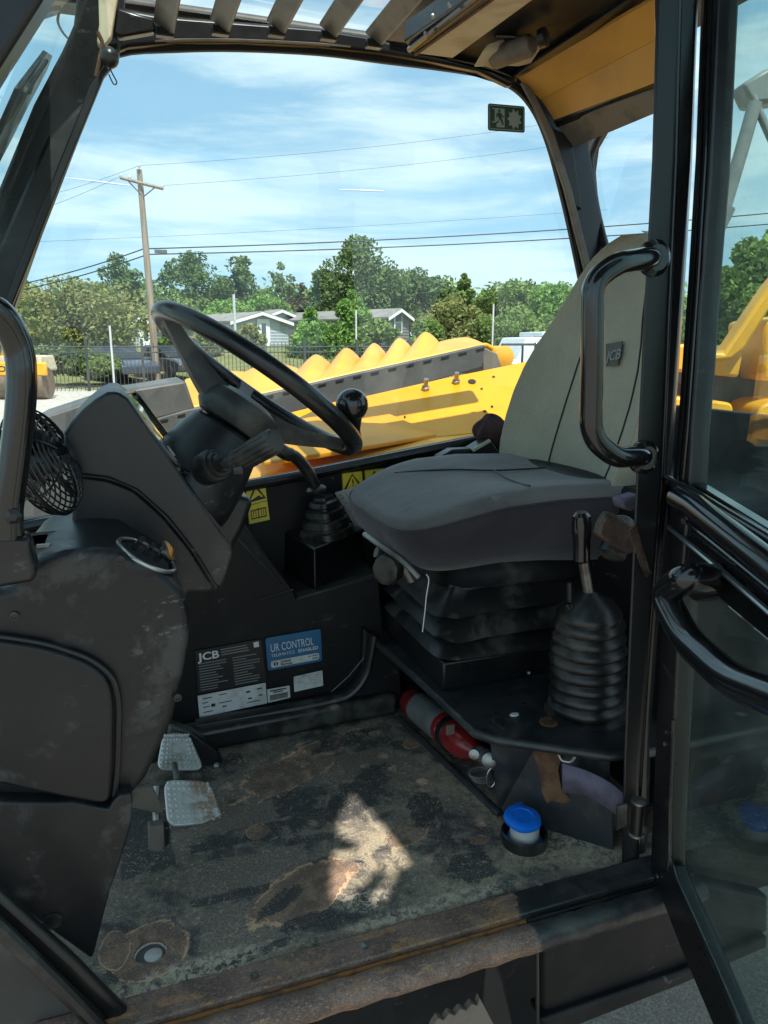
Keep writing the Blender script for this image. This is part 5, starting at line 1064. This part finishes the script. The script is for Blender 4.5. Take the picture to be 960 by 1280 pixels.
B().lathe([(.006, 0), (.010, .003), (.010, .012), (.004, .014)], U(593, 941, Y=1.16), (-.6, -1, .3), 16).build('outlet', M['steel'], t_)
for k in range(3): B().tube([v0+V((-.012+.004*k, -.01, -.03-.006*k))+V((math.cos(q/12*math.pi)*.022, math.sin(q/12*math.pi)*.012, math.sin(q/12*math.pi)*.004)) for q in range(24)], .003, 6, closed=True).build('coil', M['edge'], t_)
rg = U(614, 972, Y=1.14); B().tube([rg+V((math.cos(q/12*math.pi)*.010, 0, math.sin(q/12*math.pi)*.020)) for q in range(24)], .0014, 6, closed=True).build('pin_ring', M['chrome'], t_)
# ---------------------------------------------------------------- blue-capped filler
c = U(655, 1052, Z=0); t_ = T('filler_cap', 'bright blue cap on a white filler neck in a black ring on the floor', 'filler cap', c)
B().lathe([(.034, 0), (.042, 0), (.0435, .006), (.043, .022), (.040, .024), (.038, .020), (.035, .004)], c, n=48).build('ring', M['rubber'], t_)
B().lathe([(.020, 0), (.027, .001), (.027, .040), (.024, .041)], c, n=40).build('neck', M['neck'], t_)
cc = c+V((-.003, .004, .047))
B().lathe([(.030, -.007), (.0330, -.005), (.0345, -.001), (.034, .003), (.030, .006), (.020, .007), (.018, .0055), (.004, .0055)], cc, (.03, -.10, 1), 48, mod=lambda q, z: 1+.02*math.sin(q*5)).build('cap', M['cap'], t_)
B().box(cc+V((.012, .033, .002)), (.016, .014, .006)).build('cap_tab', M['cap'], t_, bevel=.002)
B().tube([c+V((math.cos(q/16*math.pi)*.030, math.sin(q/16*math.pi)*.030, .008)) for q in range(32)], .0025, 6, closed=True).build('tether_ring', M['cap'], t_)
# ---------------------------------------------------------------- operator seat
t_ = T('operator_seat', 'suspension seat with charcoal cushion and olive grey backrest', 'seat', (.85, 1.45, .2))
# bellows suspension
sx0, sx1, sy0, sy1 = .583, 1.06, 1.285, 1.66; scx, scy = (sx0+sx1)/2, (sy0+sy1)/2
tiers = [(.0, .002), (.0, .058), (.006, .060), (-.004, .064), (-.010, .068), (.0, .078), (.030, .098), (.030, .104), (-.004, .108), (-.012, .112), (.0, .124), (.032, .148), (.032, .152), (-.002, .156), (-.010, .160), (.004, .172), (.034, .20), (.034, .206), (.012, .214), (.030, .235), (.05, .30)]
def rrect(ins, z, r_=.03):
    hx, hy = (sx1-sx0)/2-ins, (sy1-sy0)/2-ins; pts = []
    for k in range(32):
        a = 2*math.pi*(k+.5)/32; ca, sa = math.cos(a), math.sin(a); wz = .004*math.sin(3*a+z*40)+.003*math.sin(7*a) if z > .095 else 0; pts.append(V((scx+math.copysign(abs(ca)**.22, ca)*hx, scy+math.copysign(abs(sa)**.22, sa)*hy, .2+z+wz)))
    return pts
b = B(); vs = []; fs = []
for i, (ins, z) in enumerate(tiers): vs += rrect(ins, z)
for i in range(2, len(tiers)-1):
    for k in range(32): fs.append((i*32+k, i*32+(k+1) % 32, i*32+32+(k+1) % 32, i*32+32+k))
b.add(vs, fs).build('suspension_bellows', M['rubber'], t_, smooth=50)
B().box((scx, scy, .231), (sx1-sx0-.004, sy1-sy0-.004, .062)).build('suspension_base', M['black'], t_, bevel=.004)
B().ball(U(661, 841, Y=sy0-.001), .005, 8).build('screw', M['steel'], t_)
B().box((.80, 1.45, .505), (.36, .36, .03)).build('seat_pan', M['black'], t_, bevel=.006)
# cushion: stacked rounded outlines, side skirt then dished top
fr, bk, ne, fa = .480, 1.10, 1.205, 1.71
def cout(k, ins, z, top=0):
    a = 2*math.pi*k/64; ca, sa = math.cos(a), math.sin(a); e = .42
    x = (fr+bk)/2 + math.copysign(abs(ca)**e, ca)*((bk-fr)/2-ins); y = (ne+fa)/2+math.copysign(abs(sa)**e, sa)*((fa-ne)/2-ins*.9)
    t = max(0, min(1, (x-fr)/(bk-fr)))
    s_ = abs(y-(ne+fa)/2)/((fa-ne)/2)
    dz = -.048*(1-min(1, t/.42))**1.7 + .010*math.sin(min(1, t)*math.pi) + .022*max(0, t-.72)
    if z < .58: dz -= .045*t*(.58-z)/.08
    if top: dz += .010*s_**2*math.sin(math.pi*min(1, t*1.1)) - .010*(1-s_**2)
    return V((x, y, z+dz-.010))
prof = [(.17, .490, 0), (.110, .484, 0), (.070, .492, 0), (.036, .518, 0), (.012, .552, 0), (.0, .590, 0), (.001, .604, 0)]
b = B(); vs = []; fs = []
for ins, z, tp_ in prof: vs += [cout(k, ins, z, tp_) for k in range(64)]
for i in range(len(prof)-1):
    for k in range(64): fs.append((i*64+k, i*64+(k+1) % 64, i*64+64+(k+1) % 64, i*64+64+k))
fs.append(tuple(range(63, -1, -1)))
b.add(vs, fs).build('cushion_side', M['seatside'], t_, smooth=70)
prof = [(.001, .604, 0), (.006, .614, 0), (.022, .622, .6), (.05, .626, 1), (.09, .627, 1), (.14, .625, 1), (.19, .623, 1), (.235, .622, 1)]
b = B(); vs = []; fs = []
for ins, z, tp_ in prof: vs += [cout(k, ins, z, tp_) for k in range(64)]
for i in range(len(prof)-1):
    for k in range(64): fs.append((i*64+k, i*64+(k+1) % 64, i*64+64+(k+1) % 64, i*64+64+k))
fs.append(tuple(range(len(vs)-64, len(vs))))
b.add(vs, fs).build('cushion', M['seat'], t_, smooth=70)
B().tube([cout(k, -.0005, .605) for k in range(64)], .0022, 6, closed=True).build('piping', M['seatside'], t_)
def ctop(x, y):
    t = (x-fr)/(bk-fr); s_ = abs(y-(ne+fa)/2)/((fa-ne)/2); return V((x, y, .6162-.048*(1-min(1, t/.42))**1.7+.010*math.sin(t*math.pi)+.022*max(0, t-.72)+.010*s_**2*math.sin(math.pi*min(1, t*1.1))-.010*(1-s_**2)))
for path in ([(.60, 1.62), (.70, 1.55), (.80, 1.50), (.90, 1.50), (1.0, 1.53)], [(.80, 1.50), (.78, 1.42), (.76, 1.33), (.74, 1.24)]):
    B().tube([ctop(p.x, p.y) for p in spline([V((x, y, 0)) for x, y in path], 8)], .0022, 6).build('seam', M['seatside'], t_)
# backrest
def bfun(u, v):
    z = .60+v*.535; K = ((0, .255), (.10, .276), (.22, .286), (.34, .284), (.46, .268), (.56, .240), (.66, .202), (.76, .172), (.85, .150), (.92, .122), (.97, .085), (1.0, .035))
    for (va_, wa_), (vb_, wb_) in zip(K, K[1:]):
        if v <= vb_+1e-6: wv_ = wa_+(wb_-wa_)*(v-va_)/(vb_-va_); break
    q = u*2-1; cyy = 1.435-.02*v; y = cyy - q*wv_*(.80 if q > 0 else 1)
    x = .985+.10*v - .075*abs(q)**2.4*(1-.5*v) + .02*v*v
    x += -.012*math.sin(v*math.pi)*(1-q*q)
    return x, y, z, q
def bsurf(u, v):
    x, y, z, q = bfun(u, v); return V((x, y, z))
def bback(u, v):
    x, y, z, q = bfun(u, v); e = max(0, 1-abs(q)**4)*min(1, (1-v)*6)**.5; return V((x+.012+.085*e+.075*abs(q)**2.4*(1-.5*v)*.6, y, z+.0))
b = B(); nu, nv = 40, 40
b.grid(bsurf, nu, nv); b.grid(bback, nu, nv); w_ = nu+1; o2 = w_*(nv+1)
for j in range(nv): b.f.append((j*w_, (j+1)*w_, o2+(j+1)*w_, o2+j*w_)); b.f.append((j*w_+nu, o2+j*w_+nu, o2+(j+1)*w_+nu, (j+1)*w_+nu))
for i in range(nu): b.f.append((i, o2+i, o2+i+1, i+1)); b.f.append((nv*w_+i, nv*w_+i+1, o2+nv*w_+i+1, o2+nv*w_+i))
b.build('backrest', M['back'], t_, smooth=75, bevel=.006, seg=2)
for s_ in (.27, .78):
    B().tube([bsurf(s_+.06*math.sin(v/20*3.1)-(.03 if s_ < .5 else -.03)*(v/20)**3, v/20*.93)+V((-.001, 0, 0)) for v in range(21)], .0022, 6).build('seam', M['seatside'], t_)
# printed tab on the backrest
lb0 = UP(757, 427, bsurf(.55, .55)+V((-.004, 0, 0)), V((1, 0, -.2)).normalized()); nb = V((1, .0, -.22)).normalized(); pb0 = bsurf(.55, .55)+V((-.010, 0, 0))
lp = [UP(x, y, pb0, nb) for x, y in ((757, 430), (778, 426), (772, 456), (757, 458))]
o = B().prism(lp, nb*.002).build('backrest_label', M['seat'], t_, smooth=0, bevel=.0005)
text('JCB', UP(757, 452, pb0-nb*.002, nb), UP(776, 448, pb0-nb*.002, nb)-UP(757, 452, pb0-nb*.002, nb), V((.2, 0, 1)), .032, M['greyprint'], 'lettering', o, wfit=(UP(775, 448, pb0, nb)-UP(757, 452, pb0, nb)).length, bold=.0005)
# adjuster lever, knob, string
B().tube(spline([U(456, 668, Y=1.42), U(476, 682, Y=1.36), U(502, 700, Y=1.31), U(524, 722, Y=1.28)], 8), .0065, 10).build('adjust_lever', M['steel'], t_)
B().lathe([(.012, -.02), (.030, -.015), (.034, 0), (.030, .012), (.02, .016)], U(485, 712, Y=1.38), (-.8, -.6, .1), 24, mod=lambda q, z: 1+.03*math.sin(q*9)).build('adjust_knob', M['rubber'], t_)
B().tube(OU([(470, 690), (500, 700), (515, 725)], Y=1.42), .012, 8).build('linkage', M['steel'], t_)
B().tube(spline(OU([(533, 718), (536, 725), (533, 745), (531, 765), (528, 790)], Y=1.26), 5), .0011, 5).build('loose_string', M['lightprint'], t_)
# belt buckle bundle by the rear of the seat
t_ = T('seat_belt_reel', 'seat belt reel with torn brown cover behind the gear lever', 'seat belt reel', U(770, 680, Y=1.05))
dv = (U(790, 625, Y=1.08)-U(765, 690, Y=1.05))
B().lathe([(.016, 0), (.024, .004), (.025, .03), (.022, .034)], U(763, 697, Y=1.05), dv, 24).build('reel', M['rubber'], t_)
B().lathe([(.019, .03), (.022, .034), (.020, .075), (.012, .08)], U(763, 697, Y=1.05), dv, 24).build('core', M['edge'], t_)
B().prism(OU([(762, 640), (780, 648), (795, 660), (797, 690), (786, 694), (768, 684), (748, 670), (752, 655)], Y=1.02), (0, .02, 0)).build('torn_cover', M['tape'], t_, bevel=.005)
B().prism(OU([(777, 625), (800, 618), (803, 632), (790, 640), (780, 636)], Y=1.0), (0, .03, 0)).build('strap_loop', M['strap'], t_, bevel=.004)
B().prism(OU([(786, 664), (795, 655), (812, 712), (815, 716), (808, 722), (800, 705)], Y=.925), (0, .002, 0)).build('torn_strip', M['tape'], t_, smooth=0)
# gear lever with bellows
c = U(735, 893, Z=.2)+V((0, .0, 0)); c = V((c.x+.004, c.y+.012, .2)); tpp = U(737, 742, Y=c.y); ax = (tpp-c).normalized(); H = (tpp-c).length; r0 = PX(c, 47)
t_ = T('gear_lever', 'tall lever with a ribbed black rubber bellows boot beside the door pillar', 'lever', c)
pr = [(r0*1.10, 0), (r0*1.10, .006), (r0*.92, .010)]
nb_ = 8
for k in range(nb_):
    z0 = .010+(H*.80-.010)*k/nb_; dz = (H*.80-.010)/nb_; rr = r0*(1.0-.06*k/nb_)
    pr += [(rr*.88, z0+dz*.02), (rr*.97, z0+dz*.22), (rr*1.0, z0+dz*.5), (rr*.97, z0+dz*.78), (rr*.88, z0+dz*.98)]
pr += [(r0*.84, H*.815), (r0*.86, H*.83), (r0*.80, H*.86), (r0*.62, H*.93), (r0*.36, H*.985), (r0*.22, H*1.0), (r0*.18, H*1.02)]
B().lathe(pr, c, ax, 64, mod=lambda q, z: 1+.018*math.sin(2*q+z*31)+.012*math.sin(5*q-z*47)+.02*math.sin(z*60)).build('bellows_boot', M['rubber'], t_, smooth=60)
B().tube([tpp-ax*.01, U(727, 690, Y=c.y-.01)], .0095, 14).build('shaft', M['steel'], t_)
k0, k1 = U(727, 702, Y=c.y-.01), U(727, 640, Y=c.y-.012)
B().lathe([(.012, 0), (.0155, .004), (.0155, (k1-k0).length*.45), (.0170, (k1-k0).length*.55), (.0178, (k1-k0).length*.75), (.016, (k1-k0).length*.93), (.010, (k1-k0).length)], k0, k1-k0, 24).build('knob', M['gloss'], t_)
B().tube([U(712, 752, Y=c.y-.03), U(712, 728, Y=c.y-.03)], .0045, 8).build('release_pin', M['black'], t_)
B().lathe([(.008, 0), (.009, .004), (.006, .008)], U(711, 760, Y=c.y-.035), (0, 0, 1), 12).build('pin_collar', M['black'], t_)
# cloth and box behind seat
t_ = T('storage_box', 'small black box with a pale edge tucked behind the seat cushion', 'box', U(610, 560, Y=1.74))
B().prism(OU([(590, 562), (612, 549), (634, 578), (622, 584), (598, 580)], Y=1.72), (0, .05, 0)).build('case', M['black'], t_, bevel=.003)
B().prism(OU([(590, 562), (612, 549), (614, 552), (592, 565)], Y=1.715), (0, .004, 0)).build('pale_edge', M['tan'], t_, smooth=0)
b = B(); cq = U(612, 540, Y=1.78)
b.grid(lambda u, v: cq+V((math.sin(v*math.pi)*math.cos(u*2*math.pi)*.045*(1+.18*math.sin(u*25+v*9)), math.sin(v*math.pi)*math.sin(u*2*math.pi)*.03*(1+.1*math.sin(u*19)), math.cos(v*math.pi)*.045*(1+.12*math.sin(u*21+v*5)))), 48, 24, closed=True)
o = b.build('folded_cloth', M['cloth'], smooth=80); o['label'] = 'crumpled maroon cloth behind the seat next to the window'; o['category'] = 'cloth'
o = B().prism(OU([(548, 572), (566, 562), (600, 560), (622, 580), (600, 592), (556, 588)], Y=1.74), (0, .04, 0)).build('storage_tray', M['plastic2'], bevel=.004); o['label'] = 'low dark tray on the far side of the seat'; o['category'] = 'tray'
# ---------------------------------------------------------------- below the sill
t_ = T('side_tank', 'dull black tank panel hanging below the door sill', 'fuel tank', (.8, .93, GZ+.4))
pp('front_plate', [(680, 1165), (700, 1150), (800, 1120), (870, 1100), (960, 1120), (960, 1165), (852, 1214), (700, 1268), (690, 1272), (678, 1262)], .93, .03, M['dull'], .006, t_)
B().prism(OU([(676, 1276), (852, 1216), (960, 1170), (960, 1185), (852, 1232), (690, 1296)], Y=.915), (0, .05, 0)).build('bottom_ledge', M['dull'], t_, bevel=.006)
pp('inner_panel', [(-200, 1240), (520, 1210), (690, 1160), (690, 1500), (-200, 1500)], 1.15, .02, M['dull'], 0, t_)
B().tube(OU([(650, 1160), (658, 1176), (671, 1186), (672, 1290)], Y=.92), .0035, 8).build('pipe', M['black'], t_)
B().prism(OU([(610, 1190), (628, 1220), (645, 1300), (600, 1300)], Y=.98), (0, .02, 0)).build('bracket', M['scuffed'], t_, bevel=.004)
B().prism([V((.93, 1.02, -.25)), V((2.4, 1.02, -.25)), V((2.4, 1.02, .62)), V((.93, 1.02, .62))], (0, .6, 0)).build('rear_body_panel', M['dull'], t_, bevel=.02)
t_ = T('boarding_step', 'worn serrated metal step below the sill', 'step', U(575, 1290, Y=.86))
sp = [(540, 1285)]+[(548+i*7, 1276-i*3+(3 if i % 2 else -3)) for i in range(8)]+[(600, 1248), (622, 1290), (622, 1320), (540, 1320)]
B().prism(OU(sp, Y=.86), (0, .012, 0)).build('serrated_plate', M['tan2'], t_, bevel=.001)
# ================================================================= OPEN DOOR
AL = R(19.2); H0 = V((.825, .93, 0)); eD = V((-math.sin(AL), -math.cos(AL), 0)); nD = V((math.cos(AL), -math.sin(AL), 0))
t_ = T('cab_door', 'open black framed cab door with green tinted glass and tube handle', 'door', (.825, .93, -.04))
def dp(name, pts, off, th, m, bev=.003, parent=None, rr=0, **k):
    P4 = [UP(x, y, H0+nD*off, nD) for x, y in pts]
    if rr: P4 = rounded(P4, rr, 4)
    return B().prism(P4, nD*th).build(name, m, parent or t_, bevel=bev, **k)
dp('hinge_stile', [(876, -20), (898, -20), (892, 112), (887, 219), (881, 294), (874, 387), (870, 459), (864, 534), (861, 600), (850, 740), (842, 900), (836, 1020), (834, 1090), (812, 1090), (820, 900), (832, 700), (840, 600), (846, 534), (859, 350), (868, 200)], -.012, .03, M['black'], .004)
for dx in (7, 14): B().tube([UP(x+dx*.9, y, H0-nD*.014, nD) for x, y in ((877, -20), (869, 200), (860, 350), (847, 534), (841, 600))], .0022, 6).build('stile_rib', M['gloss'], t_)
dp('middle_panel', [(832, 600), (861, 600), (960, 662), (1060, 725), (1060, 900), (960, 800), (897, 747), (868, 752), (850, 740), (836, 700)], -.006, .02, M['gloss'], .003)
B().tube([UP(x, y, H0-nD*.020, nD) for x, y in ((834, 600), (861, 613), (960, 674), (1060, 738))], .008, 12).build('top_rail', M['gloss'], t_)
B().tube([UP(x, y, H0-nD*.045, nD) for x, y in ((848, 622), (870, 634), (960, 705), (1060, 790))], .0175, 16).build('tube_rail', M['gloss'], t_)
B().tube([UP(x, y, H0-nD*.016, nD) for x, y in ((836, 659), (900, 712), (960, 764), (1060, 850))], .0040, 8).build('thin_rod', M['chrome'], t_)
B().tube([UP(x, y, H0-nD*.016, nD) for x, y in ((858, 652), (900, 685), (960, 734), (1060, 815))], .0032, 8).build('thin_rod', M['gloss'], t_)
B().ball(UP(895, 712, H0-nD*.018, nD), .009, 12).build('weld', M['chrome'], t_)
for q in ((842, 606), (856, 651), (950, 668)): B().lathe([(.005, 0), (.005, .004)], UP(*q, H0-nD*.02, nD), -nD, 8).build('rivet', M['steel'], t_)
hp_ = rounded([UP(893, 722, H0, nD), UP(888, 724, H0-nD*.03, nD), UP(858, 722, H0-nD*.065, nD), UP(828, 742, H0-nD*.07, nD), UP(858, 800, H0-nD*.07, nD), UP(915, 852, H0-nD*.07, nD), UP(1000, 885, H0-nD*.065, nD)], .035, 8, closed=False)
B().tube(hp_, .0205, 20).build('grab_handle', M['gloss'], t_)
dp('bottom_rail', [(812, 1086), (838, 1080), (850, 1110), (882, 1184), (925, 1285), (990, 1440), (950, 1440), (892, 1285), (850, 1185)], -.010, .025, M['black'], .004)
B().tube([UP(x, y, H0-nD*.012, nD) for x, y in ((842, 900), (838, 1020), (838, 1070), (846, 1100), (884, 1184), (928, 1285))], .0035, 8).build('glass_gasket', M['gloss'], t_)
dp('upper_glass', [(896, -20), (890, 112), (885, 219), (879, 294), (872, 387), (868, 459), (862, 534), (860, 600), (960, 664), (1100, 750), (1100, -300), (900, -120)], .004, .004, M['door_glass'], 0, smooth=0)
dp('lower_glass', [(866, 752), (897, 747), (960, 800), (1060, 890), (1060, 1600), (990, 1440), (925, 1280), (848, 1100), (836, 1080), (838, 1000), (845, 860), (851, 740)], .004, .004, M['door_glass'], 0, smooth=0)
hg = U(797, 1022, Y=.905)
hh = B().tube([hg-V((0, 0, .03)), hg+V((0, 0, .03))], .011, 20).build('hinge', M['black'], t_)
for s_ in (-1, 1): B().lathe([(.009, 0), (.013, .002), (.013, .006), (.008, .008)], hg+V((0, 0, .031*s_-.004)), n=16).build('hinge_pin', M['steel'], hh)
B().box(hg+V((.022, .0, 0)), (.03, .012, .035)).build('hinge_leaf', M['black'], hh, bevel=.002)
for q in ((833, 915), (831, 930), (822, 1095)): B().lathe([(.0035, 0), (.0035, .002)], UP(*q, H0-nD*.0125, nD), -nD, 8).build('rivet', M['steel'], t_)
# ================================================================= YELLOW MACHINE BEYOND THE DOOR
def wp_(pts, D): return [W(x, y, D) for x, y in pts]
t_ = T('yellow_machine', 'yellow machine with an angled boom seen through the open door glass', 'construction machine', W(900, 560, 4.6))
def wpr(name, pts, D, th, m, bev=.01, rr=0):
    P4 = wp_(pts, D)
    if rr: P4 = rounded(P4, rr, 4)
    return B().prism(P4, hf*th).build(name, m, t_, bevel=bev)
wpr('upper_body', [(820, 430), (872, 430), (884, 437), (898, 446), (930, 440), (924, 472), (860, 466), (820, 462)], 4.6, .5, M['yellow'], .02)
wpr('lower_body', [(820, 494), (872, 498), (918, 504), (916, 525), (905, 545), (890, 553), (820, 552)], 4.5, .5, M['yellow'], .03, .05)
wpr('rear_fender', [(950, 507), (975, 500), (1100, 505), (1100, 560), (934, 555), (944, 535)], 4.5, .5, M['yellow'], .03, .05)
wpr('rear_body', [(955, 400), (1100, 380), (1100, 480), (953, 476)], 4.6, .5, M['yellow'], .03)
wpr('chassis', [(820, 455), (1100, 455), (1100, 590), (820, 590)], 4.9, .3, M['edge'], .01)
wpr('boom', [(962, 358), (1010, 300), (1020, 308), (972, 372), (932, 436), (915, 450), (890, 453), (880, 441), (905, 441)], 4.4, .14, M['yellow'], .02)
B().tube(wp_([(905, 262), (925, 195), (944, 128)], 4.2), .035, 16).build('reflection_rod', M['reflgrey'], t_)  # this and the next grey shapes are added in place of glass reflections
B().tube(wp_([(875, 350), (890, 290), (905, 258)], 4.2), .06, 16).build('reflection_barrel', M['reflgrey'], t_)
B().tube(wp_([(940, 120), (960, 165), (985, 220)], 4.2), .02, 12).build('reflection_link', M['reflgrey'], t_)
wpr('reflection_head', [(928, 104), (960, 84), (1040, 84), (1040, 116), (960, 128), (940, 130)], 4.2, .15, M['reflgrey'], .02)
